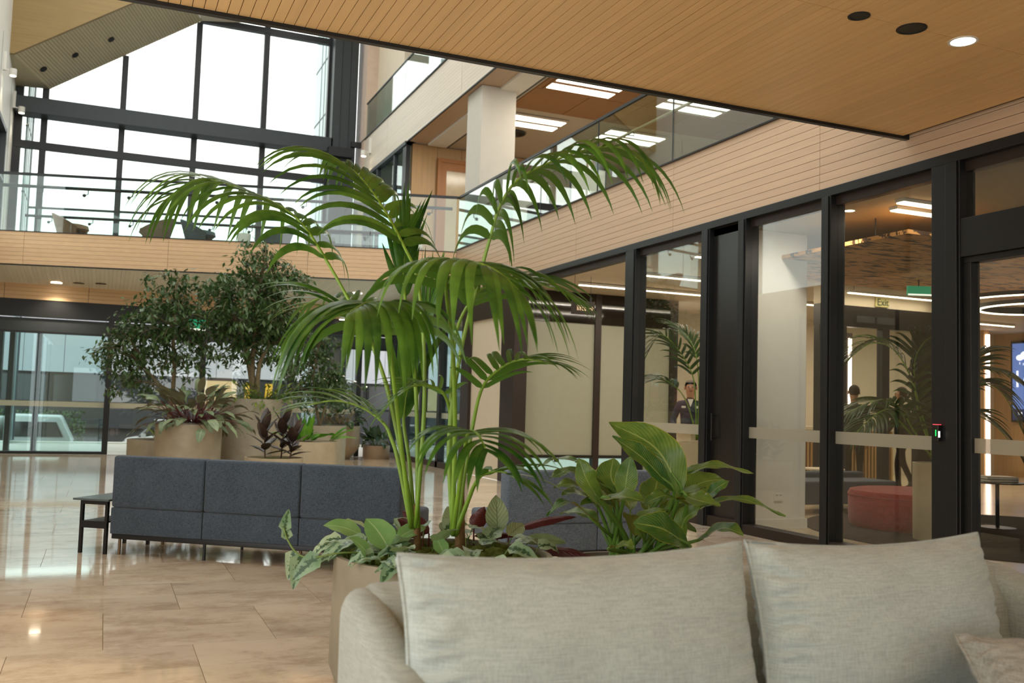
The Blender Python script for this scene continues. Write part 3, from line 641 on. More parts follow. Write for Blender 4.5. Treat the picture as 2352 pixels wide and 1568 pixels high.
tub_chair(5.2, 1.45, R(75), UP_GR, 'slate blue felt tub chair, right of the facing pair on the bridge')
tub_chair(3.72, 1.45, R(-110), UP_GR, 'slate felt tub chair on the bridge behind the palm frond, left one')
tub_chair(2.75, 1.45, R(75), plain('cool_felt', (122, 132, 134), .9), 'cool grey felt tub chair on the bridge behind the palm frond, right one')
# ================================================================ SEATING
def pillow(c, w, h, th, rz=0, tilt=0, roll=0, seed=0, n=56, pinch=.04, sag=.014, wr=.008):
    """front and back sheets that meet in a seam; corners drawn out into ears"""
    mb = MB(); m = Matrix.Rotation(rz, 3, 'Z') @ Matrix.Rotation(tilt, 3, 'X') @ Matrix.Rotation(roll, 3, 'Y'); c = Vector(c); edge = []
    for side in (-1, 1):
        vs_ = []; uv = []
        for j in range(n + 1):
            for i in range(n + 1):
                u = 2 * i / n - 1; v = 2 * j / n - 1
                fx = 1 - pinch * (1 - v * v) * abs(u) ** 3; fz = 1 - pinch * 1.6 * (1 - u * u) * abs(v) ** 3
                x = u * w / 2 * fx; z = v * h / 2 * fz - sag * (1 - u * u) * (v > 0) * v * v
                prof = ((1 - abs(u) ** 2.6) * (1 - abs(v) ** 2.6)) ** .5 if abs(u) < 1 and abs(v) < 1 else 0
                y = side * th / 2 * prof
                e = min(1, (1 - abs(u)) * 9)
                d_ = (1 - abs(u)) * w / 2
                wrk = math.exp(-((1 - abs(u)) * 5) ** 2) * math.sin(v * 27 + 6 * noise.noise((u * 3 + seed, v * 4, side))) * wr * e * (2.2 if u < 0 else 1.0)
                wrk += math.exp(-((1 - abs(v)) * 6) ** 2) * math.sin(u * 16 + seed) * wr * .6 * min(1, (1 - abs(v)) * 8)
                wrk += noise.noise((u * 2.2 + seed, v * 2.2, side * 3.1)) * wr * 1.3 * prof
                y += side * wrk
                p = m @ Vector((x, y, z)); vs_.append(c + p); uv.append((i / n, j / n))
                if side < 0 and (i in (0, n) or j in (0, n)): edge.append((math.atan2(v, u), c + p))
        fs = [(j * (n + 1) + i, j * (n + 1) + i + 1, (j + 1) * (n + 1) + i + 1, (j + 1) * (n + 1) + i) for j in range(n) for i in range(n)]
        if side > 0: fs = [q[::-1] for q in fs]
        mb.add(vs_, fs, uv)
    edge.sort(key=lambda q: q[0]); pts = [p for _, p in edge]; pts.append(pts[0])
    return mb, pts
# ---- pale linen sofa in the foreground, facing the camera
sf = thing('linen_sofa', (1.85, 2.2, 0), 'pale grey linen sofa with low sloping arms in the foreground', 'sofa')
def slab(prof, x0, x1, name, parent, mat, rad=.05):
    """profile in (y,z) extruded along x with rounded edges"""
    n = len(prof); mb = MB()
    mb.prism([(x0, y, z) for y, z in prof], (x1 - x0, 0, 0)); o = mb.build(name, mat, parent, smooth=True, sharp=0)
    b = o.modifiers.new('bevel', 'BEVEL'); b.width = rad; b.segments = 5; b.limit_method = 'ANGLE'; b.angle_limit = R(50)
    return o
slab([(2.46, .12), (2.74, .12), (2.78, .70), (2.72, .735), (2.60, .73), (2.50, .60)], .70, 3.12, 'back_shell', sf, FAB_LIN2, .05)
arm = [(1.62, .12), (2.74, .12), (2.76, .68), (2.70, .725), (2.62, .72), (2.50, .69), (2.35, .645), (2.19, .59), (1.9, .50), (1.66, .45)]
slab(arm, .645, .765, 'arm', sf, FAB_LIN2, .055); slab(arm, 3.02, 3.18, 'arm', sf, FAB_LIN2, .06)
slab([(1.60, .12), (2.5, .12), (2.5, .30), (1.60, .30)], .77, 3.04, 'base', sf, FAB_LIN2, .03)
for x0, x1 in ((.79, 1.86), (1.87, 3.01)): slab([(1.58, .30), (2.48, .30), (2.48, .43), (1.58, .45)], x0, x1, 'seat_cushion', sf, FAB_LIN, .05)
for x, y in ((.80, 1.75), (2.95, 1.75), (.80, 2.65), (2.95, 2.65)): MB().tube([(x, y, 0), (x, y, .13)], [.014, .02], 10).build('leg', BLACK, sf)
def back_pillow(name, c, w, h, th, tilt, label, seed, rz=0, roll=0, mat=None, grp=None, cat='cushion'):
    t = thing(name, (c[0], c[1], c[2] - h / 2), label, cat, grp)
    mb, pts = pillow(c, w, h, th, rz, tilt, roll, seed); mb.build('cover', mat or FAB_LIN, t, smooth=True, sharp=0)
    MB().tube(pts, .006, 6, cap=False).build('piping', mat or FAB_LIN, t, smooth=True, sharp=0)
    return t
back_pillow('back_cushion', (1.21, 2.27, .636), 1.03, .495, .25, R(-14), 'wide pale grey linen back cushion on the left of the foreground sofa', 1.3, R(-1), R(-.2))
back_pillow('back_cushion', (2.215, 2.27, .64), .96, .495, .25, R(-14), 'pale grey linen back cushion on the right of the foreground sofa', 4.1, R(2), R(.3))
FAB_GREIGE = fabric('greige_linen', (152, 152, 142), (118, 118, 110), 300, .25)
back_pillow('throw_pillow', (2.42, 1.81, .51), .46, .42, .17, R(-52), 'small greige throw pillow lying at the lower right corner', 7.7, R(-22), 0, FAB_GREIGE)

# ---- charcoal modular sofas seen from behind
def modular_sofa(p0, rz, nmod, label, wd=.8, fab=None):
    """back plane starts at p0 and runs along +x after rotation; seat lies on the far side"""
    t = thing('modular_sofa', (p0[0], p0[1], 0), label, 'sofa'); m = Matrix.Rotation(rz, 3, 'Z'); P = lambda x, y, z: Vector((p0[0], p0[1], 0)) + m @ Vector((x, y, 0)) + Vector((0, 0, z))
    fab = fab or FAB_DARK
    def bx(name, x0, x1, y0, y1, z0, z1, mat, bev):
        mb = MB(); mb.add([P(x, y, z) for x in (x0, x1) for y in (y0, y1) for z in (z0, z1)], [(0, 1, 3, 2), (4, 6, 7, 5), (0, 4, 5, 1), (2, 3, 7, 6), (0, 2, 6, 4), (1, 5, 7, 3)])
        o = mb.build(name, mat, t, smooth=True, sharp=0); b = o.modifiers.new('bevel', 'BEVEL'); b.width = bev; b.segments = 4; b.limit_method = 'ANGLE'
        return o
    L_ = nmod * wd
    for k in range(nmod):
        x0, x1 = k * wd + .003, (k + 1) * wd - .003
        bx('upper_back', x0, x1, 0, .14, .372, .775, fab, .022); bx('lower_back', x0, x1, .004, .16, .165, .37, fab, .008); bx('seat_cushion', x0, x1, .15, .74, .22, .43, fab, .03)
    bx('base_rail', .01, L_ - .01, .02, .70, .125, .165, BLACK, .004)
    for k in range(nmod + 1):
        for y in (.06, .66):
            x = min(max(k * wd, .06), L_ - .06); MB().tube([P(x, y, 0), P(x, y, .13)], .012, 10).build('leg', BLACK if k % 2 else plain('bronze_leg', (110, 86, 60), .4, .6), t)
    return P
modular_sofa((.09, 8.22), R(-35.6), 3, 'long charcoal modular sofa seen from behind, left of the palm planter')
modular_sofa((2.80, 6.62), R(.5), 2, 'charcoal modular sofa painted lighter as if lit, seen from behind, right of the palm stems', .78, FAB_DARK_LIT)
t = thing('side_table', (-.1, 8.3, 0), 'black steel side table with lower shelf at the left end of the charcoal sofa', 'table')
m = Matrix.Rotation(R(-35.6), 3, 'Z'); TP = lambda x, y, z: Vector((.07, 8.24, 0)) + m @ Vector((x, y, z))
def tb(name, x0, x1, y0, y1, z0, z1, mat): MB().add([TP(x, y, z) for x in (x0, x1) for y in (y0, y1) for z in (z0, z1)], [(0, 1, 3, 2), (4, 6, 7, 5), (0, 4, 5, 1), (2, 3, 7, 6), (0, 2, 6, 4), (1, 5, 7, 3)]).build(name, mat, t)
TABLETOP = plain('slate_top', (84, 96, 98), .25)
tb('top', -.30, .02, -.02, .62, .415, .43, TABLETOP); tb('shelf', -.22, 0, .02, .58, .245, .255, BLACK); tb('apron', -.24, 0, .0, .02, .385, .415, BLACK); tb('shelf_apron', -.22, 0, .0, .018, .20, .255, BLACK)
for x in (-.235, -.012):
    for y in (.005, .58): tb('leg', x - .012, x + .012, y, y + .024, 0, .415, BLACK)

# ================================================================ PLANTERS
def planter(name, c, r, h, label, mat=None, prof=None, soil=True, drop=.035, fill=None):
    t = thing(name, (c[0], c[1], 0), label, 'planter')
    p = prof or [(r * .965, 0), (r * .985, .01), (r, h - .012), (r, h), (r - .022, h), (r - .024, h - .06), (r * .9, h - .1)]
    MB().lathe(p, (c[0], c[1], 0), 72).build('pot', mat or CONC, t, smooth=True)
    mb = MB(); vs_ = [(c[0], c[1], h - drop + .02)]; fs = []; nr, nk = 6, 40
    for i in range(1, nr + 1):
        for k in range(nk):
            a = 2 * math.pi * k / nk; rr = (r - .022) * i / nr; z = h - drop + .02 * (1 - (i / nr) ** 2) + .012 * noise.noise((rr * 9 * math.cos(a), rr * 9 * math.sin(a), c[0]))
            vs_.append((c[0] + rr * math.cos(a), c[1] + rr * math.sin(a), z))
    fs += [(0, 1 + k, 1 + (k + 1) % nk) for k in range(nk)]
    fs += [(1 + i * nk + k, 1 + (i + 1) * nk + k, 1 + (i + 1) * nk + (k + 1) % nk, 1 + i * nk + (k + 1) % nk) for i in range(nr - 1) for k in range(nk)]
    mb.add(vs_, fs).build('soil', fill or SOIL, t, smooth=True)
    return t
PC = Vector((1.49, 4.25, 0))
planter('planter', PC, .503, .565, 'large round stone planter holding the palm behind the foreground sofa', None, [(.44, 0), (.485, .02), (.508, .08), (.503, .553), (.503, .565), (.478, .565), (.476, .5)], fill=MOSS)
LP = Vector((2.48, 4.2, 0))
planter('planter', LP, .40, .49, 'round stone planter with the broad leaved lily, hidden behind the sofa cushion')
PA, PB, PCt, PD, PE, PF, PG, PH = (Vector(v) for v in ((.95, 17.6, 0), (1.25, 15.87, 0), (2.42, 16.91, 0), (2.17, 13.29, 0), (3.02, 15.6, 0), (4.83, 21.1, 0), (5.72, 21.18, 0), (3.85, 18.2, 0)))
planter('planter', PA, .56, .52, 'low stone planter at the left end of the planter group', CONC_L)
planter('planter', PB, .505, .84, 'wide stone planter full of dark leathery leaves, left in the group', CONC_L)
planter('planter', PCt, .61, 1.26, 'tallest stone planter with the taller fig tree', CONC_L)
planter('planter', PD, .39, .475, 'lowest stone planter with mossy soil and the dark rubber plant', plain('planter_pale', (170, 158, 132), .55, 0, .35, .1, 4, .1, 160), fill=MOSS)
planter('planter', PE, .52, .61, 'stone planter with bright fern leaves at the right of the group', plain('planter_warm', (172, 160, 134), .55, 0, .35, .1, 4, .1, 160))
planter('planter', PF, .47, .73, 'taupe planter with chamfered foot behind the palm stems', CONC2, [(.24, 0), (.26, 0), (.465, .26), (.47, .30), (.47, .73), (.45, .73), (.45, .66), (.4, .6)])
planter('planter', PG, .305, .30, 'small shallow taupe bowl planter beside the glass wall', CONC2)
planter('planter', PH, .45, .8, 'stone planter with the small fig tree half hidden by the palm', CONC_L)
# ================================================================ PLANTS
UPV = Vector((0, 0, 1)); CAMP = Vector((0, 0, 1.25))
def spline(pts, n):
    pts = [Vector(p) for p in pts]; P = [pts[0] * 2 - pts[1]] + pts + [pts[-1] * 2 - pts[-2]]; out = []; seg = len(pts) - 1
    for i in range(n + 1):
        u = i / n * seg; k = min(int(u), seg - 1); t = u - k; a, b_, c, d = P[k:k + 4]
        out.append(.5 * ((2 * b_) + (c - a) * t + (2 * a - 5 * b_ + 4 * c - d) * t * t + (3 * b_ - a - 3 * c + d) * t ** 3))
    return out
def blade(mb, path, width, nrm, fold=.12, prof=None, wav=0, ny=4, seed=0):
    """leaf surface over a path; nrm = rough upper side"""
    n = len(path) - 1; vs_ = []; uv = []
    for i, p in enumerate(path):
        t = (path[min(i + 1, n)] - path[max(i - 1, 0)]).normalized(); s = t.cross(nrm)
        if s.length < 1e-3: s = t.cross(Vector((1, 0, 0)))
        s.normalize(); nn = s.cross(t).normalized(); u = i / n
        w = width * (prof(u) if prof else math.sin(math.pi * min(1, u * .92 + .06)) ** .8)
        for j in range(ny + 1):
            v = j / ny * 2 - 1
            vs_.append(p + s * (v * w / 2) + nn * (abs(v) * w * fold + wav * math.sin(u * 17 + seed + v * 2) * v * v)); uv.append((u, j / ny))
    fs = [(i * (ny + 1) + j, i * (ny + 1) + j + 1, (i + 1) * (ny + 1) + j + 1, (i + 1) * (ny + 1) + j) for i in range(n) for j in range(ny)]
    mb.add(vs_, fs, uv)
def arc(base, az, elev, length, droop, n=8):
    """a path that leaves at elev and bends down under its own weight"""
    d = Vector((math.cos(az) * math.cos(elev), math.sin(az) * math.cos(elev), math.sin(elev))); p = Vector(base); out = [p.copy()]
    for i in range(n):
        d = (d + Vector((0, 0, -droop / n))).normalized(); p = p + d * length / n; out.append(p.copy())
    return out
lance = lambda u: max(.02, (math.sin(math.pi * u ** .8)) ** .75) if 0 < u < 1 else .02
heart = lambda u: max(.02, (1 - u) ** .62 * min(1, (u * 6 + .35)) * 1.05) if u < 1 else .02
strap = lambda u: max(.03, min(1, u * 7 + .35) * (1 - max(0, (u - .35) / .65) ** 1.6))
PALM_M = leafmat('palm_leaf', (98, 144, 50), (40, 84, 28), None, (86, 128, 48), .3, .38, 0)
PALM_STEM = plain('palm_stem', (112, 146, 44), .4, 0, .5, .2, 8); PALM_TRUNK = plain('palm_sheath', (120, 92, 56), .8, 0, .3, .25, 30, .5, 120)
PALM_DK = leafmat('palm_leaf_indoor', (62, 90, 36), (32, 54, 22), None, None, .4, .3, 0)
PALM=[
 (4,20,0.42,0.032,66,1.45,[(1.373,4.361,0.663),(1.324,4.413,0.976),(1.229,4.477,1.388),(1.144,4.603,1.634),(0.979,4.757,1.974),(0.855,4.902,2.186),(0.677,5.077,2.319),(0.489,5.205,2.397),(0.376,5.306,2.407),(0.233,5.376,2.291)]),
 (3,16,0.42,0.034,58,1.20,[(1.383,4.356,0.670),(1.386,4.307,1.309),(1.349,4.340,1.805),(1.295,4.455,2.027),(1.215,4.635,2.262),(1.119,4.772,2.429),(1.016,4.917,2.524)]),
 (4,18,0.42,0.030,66,1.50,[(1.493,4.146,0.668),(1.454,4.130,1.113),(1.501,4.134,1.513),(1.575,4.133,1.842),(1.613,4.102,2.036),(1.649,4.075,2.189),(1.718,4.038,2.308),(1.844,3.978,2.388),(1.968,3.867,2.439),(2.090,3.761,2.445),(2.169,3.678,2.368)]),
 (3,15,0.40,0.034,60,1.40,[(1.472,4.100,0.675),(1.427,3.978,1.118),(1.347,3.820,1.491),(1.243,3.629,1.723),(1.214,3.474,1.786),(1.231,3.303,1.783),(1.277,3.178,1.739),(1.334,3.105,1.668)]),
 (3,19,0.44,0.036,58,1.60,[(1.333,4.267,0.682),(1.250,4.169,1.010),(1.154,4.022,1.338),(1.081,3.875,1.544),(1.028,3.782,1.624),(0.958,3.647,1.640),(0.889,3.536,1.625),(0.817,3.461,1.584)]),
 (2,9,0.27,0.026,26,0.10,[(1.392,4.352,0.670),(1.378,4.419,1.309),(1.347,4.560,1.784),(1.342,4.587,1.896),(1.348,4.598,2.008),(1.361,4.605,2.121)]),
 (3,11,0.26,0.020,55,0.60,[(1.508,4.141,0.663),(1.525,4.114,0.917),(1.549,4.086,1.155),(1.563,4.013,1.334),(1.596,3.883,1.420),(1.642,3.752,1.456),(1.741,3.657,1.439)]),
 (3,10,0.34,0.032,55,0.75,[(1.459,4.051,0.676),(1.422,3.887,0.898),(1.383,3.728,1.064),(1.353,3.627,1.131),(1.318,3.477,1.153),(1.288,3.327,1.141),(1.276,3.227,1.098)]),
 (3,4,0.26,0.028,35,0.60,[(1.485,4.095,0.666),(1.513,4.017,0.829),(1.521,3.953,0.911),(1.532,3.891,0.954),(1.582,3.814,0.974),(1.632,3.740,0.947)]),
 (2,9,0.40,0.040,22,0.10,[(1.377,4.359,0.670),(1.367,4.449,0.974),(1.345,4.497,1.181),(1.375,4.525,1.374),(1.430,4.543,1.549),(1.485,4.559,1.750)]),
 (3,10,0.34,0.024,55,0.60,[(1.404,4.457,0.657),(1.315,4.563,1.200),(1.272,4.725,1.461),(1.215,4.792,1.617),(1.149,4.919,1.747),(1.072,5.110,1.817),(0.964,5.268,1.764)]),
 (3,7,0.26,0.024,45,0.50,[(1.364,4.364,0.669),(1.290,4.372,0.978),(1.256,4.379,1.080),(1.214,4.391,1.160),(1.116,4.428,1.229),(1.001,4.474,1.256),(0.880,4.528,1.231)]),
 (3,11,0.36,0.030,58,0.80,[(1.510,4.194,0.662),(1.504,4.264,1.210),(1.521,4.285,1.562),(1.552,4.206,1.724),(1.614,4.119,1.813),(1.723,4.016,1.841),(1.870,3.903,1.790)]),
 (3,9,0.22,0.014,60,0.50,[(1.510,4.194,0.662),(1.497,4.200,0.950),(1.472,4.171,1.191),(1.422,4.129,1.300),(1.341,4.107,1.336),(1.245,4.094,1.323),(1.147,4.087,1.243)])]
LILY=[
 ((2.522,3.858,0.872),(2.401,3.894,1.078),(2.240,4.063,1.192),0.165,1.20),
 ((2.466,3.827,0.880),(2.303,3.831,1.028),(2.161,3.883,1.131),0.110,0.80),
 ((2.190,4.005,0.798),(2.069,3.938,0.918),(2.024,3.949,1.025),0.100,1.20),
 ((2.398,4.240,0.842),(2.387,4.293,0.916),(2.419,4.328,1.005),0.140,1.30),
 ((2.278,3.964,0.844),(2.284,3.954,0.943),(2.296,3.942,1.039),0.090,1.30),
 ((2.289,4.068,0.848),(2.055,4.050,0.956),(1.906,4.006,0.929),0.075,0.40),
 ((2.303,4.380,0.965),(2.208,4.527,0.989),(2.106,4.574,0.942),0.070,0.10),
 ((2.218,4.103,0.777),(2.091,4.094,0.889),(1.968,4.093,0.877),0.085,0.40),
 ((2.218,4.056,0.684),(1.993,3.977,0.823),(1.859,3.930,0.766),0.050,0.30),
 ((2.110,3.872,0.843),(2.144,3.747,0.868),(2.215,3.663,0.853),0.110,0.40),
 ((2.495,3.764,0.824),(2.350,3.714,0.874),(2.232,3.712,0.838),0.100,0.30),
 ((2.465,3.773,0.877),(2.477,3.661,0.858),(2.547,3.578,0.843),0.120,0.40),
 ((2.652,3.918,0.795),(2.780,3.750,0.850),(2.948,3.630,0.780),0.060,0.35),
 ((2.622,4.029,0.939),(2.777,3.959,0.991),(2.958,3.885,0.958),0.080,0.30),
 ((2.639,4.029,0.843),(2.755,4.029,0.904),(2.884,4.028,0.921),0.120,1.00),
 ((2.615,3.822,0.836),(2.644,3.750,0.900),(2.700,3.723,0.940),0.055,1.00),
 ((2.461,3.683,0.646),(2.291,3.640,0.735),(2.168,3.690,0.760),0.140,1.20),
 ((2.656,3.928,0.634),(2.712,3.790,0.711),(2.742,3.669,0.695),0.090,0.50),
 ((2.125,3.827,0.624),(2.131,3.713,0.663),(2.153,3.650,0.656),0.070,0.50),
 ((2.559,4.176,0.775),(2.598,4.209,0.852),(2.635,4.242,0.922),0.130,1.20),
 ((2.526,3.872,0.666),(2.521,3.813,0.758),(2.555,3.740,0.816),0.100,0.90),
 ((2.429,4.025,0.631),(2.388,3.980,0.730),(2.472,3.886,0.787),0.100,0.70)]

def frond(parent, spec, mat, stem, rs, rad=.011, leaf_obj=True):
    k0, nl, ln, wd, ang, droop, pts = spec
    path = spline(pts, (len(pts) - 1) * 6); n = len(path) - 1
    mb = MB(); mb.tube(path, [rad * (1 - .82 * i / n) + .0012 for i in range(n + 1)], 8); fr = mb.build('frond', stem, parent, smooth=True, sharp=0)
    i0 = k0 * 6; mb = MB()
    for j in range(nl):
        f_ = j / (nl - 1); i = i0 + (n - i0) * f_ * .98; a = int(i); p = path[a].lerp(path[min(a + 1, n)], i - a)
        t = (path[min(a + 2, n)] - path[max(a - 2, 0)]).normalized()
        side = t.cross(UPV)
        if side.length < .25: side = t.cross(Vector((.4, -.9, 0)))
        side.normalize(); upn = side.cross(t).normalized()
        L_ = ln * (.72 + .62 * math.sin(math.pi * (.18 + .72 * f_))) * (1 if f_ < .85 else .8)
        an = R(ang) * (1.1 - .5 * f_)
        for sg in (-1, 1):
            a2 = an * rs.uniform(.88, 1.12)
            d0 = (t * math.cos(a2) + side * sg * math.sin(a2) + upn * .22).normalized()
            ll = L_ * rs.uniform(.9, 1.08); q = [p.copy()]; d = d0.copy(); m_ = 9
            for s in range(m_):
                d = (d + Vector((0, 0, -1)) * droop * 1.9 / m_ * (.35 + 1.3 * s / m_) + t * .07).normalized(); q.append(q[-1] + d * ll / m_)
            lm = MB() if leaf_obj else mb
            blade(lm, q, wd * 1.45 * rs.uniform(.9, 1.15) * (1 - .35 * f_), (upn + side * sg * .15).normalized(), -.16, strap, 0, 2)
            if leaf_obj: lm.build('leaflet', mat, fr, smooth=True, sharp=0)
    if not leaf_obj: mb.build('leaflets', mat, fr, smooth=True, sharp=0)
    return fr
palm = thing('kentia_palm', (1.45, 4.3, .55), 'tall green palm with arching fronds rising from the large stone planter', 'palm')
rs = random.Random(11)
for sp in PALM: frond(palm, sp, PALM_M, PALM_STEM, rs, .0105)
MB().tube([(1.56, 4.22, .52), (1.555, 4.23, .75), (1.56, 4.24, .95)], [.026, .022, .013], 10).build('trunk', PALM_TRUNK, palm, smooth=True, sharp=0)
MB().tube([(1.40, 4.36, .52), (1.385, 4.37, .78)], [.02, .014], 10).build('trunk', PALM_TRUNK, palm, smooth=True, sharp=0)
# ---- broad leaved lily
LILY_M = leafmat('lily_leaf', (122, 150, 62), (60, 106, 44), (160, 182, 104), (128, 132, 60), .26, .3, 15, (168, 168, 50)); LILY_ST = plain('lily_stalk', (92, 130, 50), .4)
lily = thing('peace_lily', (2.48, 4.2, .46), 'broad leaved green lily with pale edged leaves right of the palm', 'plant')
for i, (b0, m0, t0, wd, cf) in enumerate(LILY):
    path = spline([b0, m0, t0], 14); mid = Vector(m0); n0 = (UPV + (CAMP - mid).normalized() * cf).normalized()
    mb = MB(); blade(mb, path, wd * 1.22, n0, .10, lance, .006, 6, i); mb.build('leaf', LILY_M, lily, smooth=True, sharp=0)
    root = LP + Vector((rnd.uniform(-.16, .16), rnd.uniform(-.1, .1), .46)); b0 = Vector(b0)
    MB().tube(spline([root, root.lerp(b0, .5) + Vector((0, 0, .03)), b0, Vector(path[3])], 10), [.013 - .0007 * k for k in range(11)], 7).build('stalk', LILY_ST, lily, smooth=True, sharp=0)
r_ = random.Random(17)
for i in range(16):
    az = r_.uniform(0, 6.283); b0 = LP + Vector((math.cos(az) * .08, math.sin(az) * .08, .47)); st = arc(b0, az, R(r_.uniform(62, 84)), r_.uniform(.2, .34), .2, 5)
    q = arc(st[-1], az + r_.uniform(-.4, .4), R(r_.uniform(35, 65)), r_.uniform(.22, .3), 1.1, 10); mb = MB(); blade(mb, q, .11, (UPV + Vector((0, -.4, 0))).normalized(), .1, lance, .005, 6, i); mb.build('leaf', LILY_M, lily, smooth=True, sharp=0)
    MB().tube(st, [.011, .010, .009, .008, .007, .005], 7).build('stalk', LILY_ST, lily, smooth=True, sharp=0)
# ---- generic rosettes: every leaf a part
def rosette(name, label, c, n, ln, wd, mat, stem, prof=lance, el=(15, 80), droop=.9, stalk=.15, spread=.08, fold=.1, seed=0, cat='plant', wav=.004, nseg=8, ny=4, leafname='leaf', azr=(0, 360), group=None, single=False):
    r_ = random.Random(seed); t = thing(name, tuple(c), label, cat, group); mbs = MB(); allm = MB()
    for k in range(n):
        az = R(r_.uniform(*azr)); e = R(r_.uniform(*el)); b0 = Vector(c) + Vector((math.cos(az), math.sin(az), 0)) * r_.uniform(0, spread)
        st = arc(b0, az, min(e + R(12), R(88)), stalk * r_.uniform(.6, 1.3), .25, 5)
        if stalk > .01: mbs.tube(st, .0045 if ln > .12 else .0025, 5)
        d = (st[-1] - st[-2]).normalized(); e2 = math.asin(max(-1, min(1, d.z)))
        pt = arc(st[-1], az + R(r_.uniform(-25, 25)), e2, ln * r_.uniform(.7, 1.15), droop * r_.uniform(.6, 1.3), nseg)
        mb = allm if single else MB(); blade(mb, pt, wd * r_.uniform(.75, 1.15), (UPV + Vector((math.cos(az), math.sin(az), 0)) * .45 + Vector((r_.uniform(-.4, .4), r_.uniform(-.4, .4), 0))).normalized(), fold, prof, wav, ny, k)
        if not single: mb.build(leafname, mat, t, smooth=True, sharp=0)
    if single: o = allm.build('foliage', mat, t, smooth=True, sharp=0); o['kind'] = 'stuff'
    if mbs.v: mbs.build('stems', stem, t, smooth=True, sharp=0)
    return t
STEM_G = plain('green_stem', (96, 120, 52), .5); STEM_R = plain('red_stem', (96, 40, 38), .5); BARK = plain('fig_bark', (130, 116, 88), .8, 0, .2, .2, 25, .5, 100)
SCIN = leafmat('scindapsus_leaf', (172, 194, 160), (112, 148, 112), (60, 92, 60), (150, 172, 120), .35, .25, 0, None, (58, 92, 62))
PHILO = leafmat('pale_heart_leaf', (150, 188, 120), (120, 164, 96), (180, 206, 150), None, .35, .3, 0)
CALA = leafmat('calathea_leaf', (150, 166, 124), (112, 136, 96), (84, 104, 66), (84, 30, 34), .35, .2, 8)
STRO = leafmat('stromanthe_leaf', (150, 166, 126), (96, 116, 82), (176, 188, 150), (110, 106, 82), .34, .15, 12)
RUBB = leafmat('rubber_leaf', (64, 56, 50), (34, 32, 32), (110, 90, 74), (64, 50, 44), .16, .1, 8)
FERN = leafmat('fern_leaf', (118, 172, 48), (66, 128, 34), (150, 196, 84), None, .3, .35, 10)
VARI = leafmat('variegated_leaf', (150, 164, 62), (56, 98, 40), (190, 190, 90), None, .35, .3, 0)
FIGL = leafmat('fig_leaf', (104, 136, 76), (46, 76, 42), None, (84, 108, 66), .22, .25, 0)
DKG = leafmat('dark_green_leaf', (58, 86, 44), (30, 54, 30), (92, 116, 70), None, .28, .2, 10)
# trailing and upright plants in the palm planter
r_ = random.Random(5)
t = thing('scindapsus_vine', tuple(PC + Vector((-.2, -.1, .56))), 'silvery mottled heart leaved vine spilling over the palm planter rim', 'plant')
vm = MB()
for k in range(64):
    a = r_.uniform(0, 6.283); rr = .47 * math.sqrt(r_.uniform(.10, 1.1)); p = PC + Vector((rr * math.cos(a), rr * math.sin(a), .57 + r_.uniform(0, .10) * (1.1 - rr)))
    if p.x > 1.52 and p.y < 4.3 and r_.random() < .62: continue
    if p.x > 1.45 and abs(p.y - 4.2) < .18 and p.x < 1.85: continue
    az = a + R(r_.uniform(-60, 60)); el = R(r_.uniform(-5, 45))
    L_ = r_.uniform(.11, .17); q = arc(p, az, el, L_, r_.uniform(.6, 1.6), 8); mb = MB()
    blade(mb, q, L_ * r_.uniform(.58, .72), (UPV + (CAMP - p).normalized() * r_.uniform(.1, .7) + Vector((r_.uniform(-.5, .5), r_.uniform(-.5, .5), 0))).normalized(), .1, heart, .004, 4, k); mb.build('leaf', SCIN, t, smooth=True, sharp=0)
    vm.tube([p - Vector((.03 * math.cos(az), .03 * math.sin(az), .05)), p], .003, 5)
trail = spline([PC + Vector(v) for v in ((-.30, .0, .57), (-.48, -.02, .585), (-.60, .03, .56), (-.66, .08, .57), (-.70, .13, .63), (-.715, .15, .68))], 20)
vm.tube(trail, .0045, 6); trail2 = spline([PC + Vector(v) for v in ((-.22, -.40, .57), (-.27, -.47, .55), (-.36, -.50, .49), (-.42, -.51, .45))], 12); vm.tube(trail2, .003, 6)
for p, az, el, L_ in ((trail[7], 170, -30, .16), (trail[11], 230, -60, .15), (trail[13], 200, -75, .13), (trail[16], 100, 60, .09), (trail[19], 60, 70, .10), (trail2[12], 70, 60, .05)):
    q = arc(p, R(az), R(el), L_, .5, 8); mb = MB(); blade(mb, q, L_ * .6, (CAMP - p).normalized() + UPV * .5, .1, heart, .003, 4); mb.build('leaf', SCIN, t, smooth=True, sharp=0)
vm.build('vines', STEM_G, t, smooth=True, sharp=0)
t = thing('heart_leaf_plant', tuple(PC + Vector((-.25, .05, .56))), 'pale smooth heart shaped leaves at the left rim of the palm planter', 'plant')
for p, az, el, L_, wdt in (((1.20, 4.16, .60), 120, 55, .20, .135), ((1.10, 4.10, .58), 200, 55, .15, .08), ((1.30, 4.36, .62), 20, 35, .17, .09), ((1.16, 4.5, .62), 170, 35, .19, .10), ((1.42, 4.05, .59), 110, 60, .10, .07)):
    q = arc(p, R(az), R(el), L_, .7, 10); mb = MB(); pv = Vector(p); blade(mb, q, wdt, ((CAMP - pv).normalized() * .9 + UPV).normalized(), .08, lance, .003, 6); mb.build('leaf', PHILO, t, smooth=True, sharp=0); MB().tube([pv - Vector((0, 0, .07)), pv], .004, 6).build('stalk', STEM_G, t)
t = thing('calathea_plant', tuple(PC + Vector((.2, .25, .56))), 'calathea with pale green leaves and dark red undersides behind the palm trunk', 'plant')
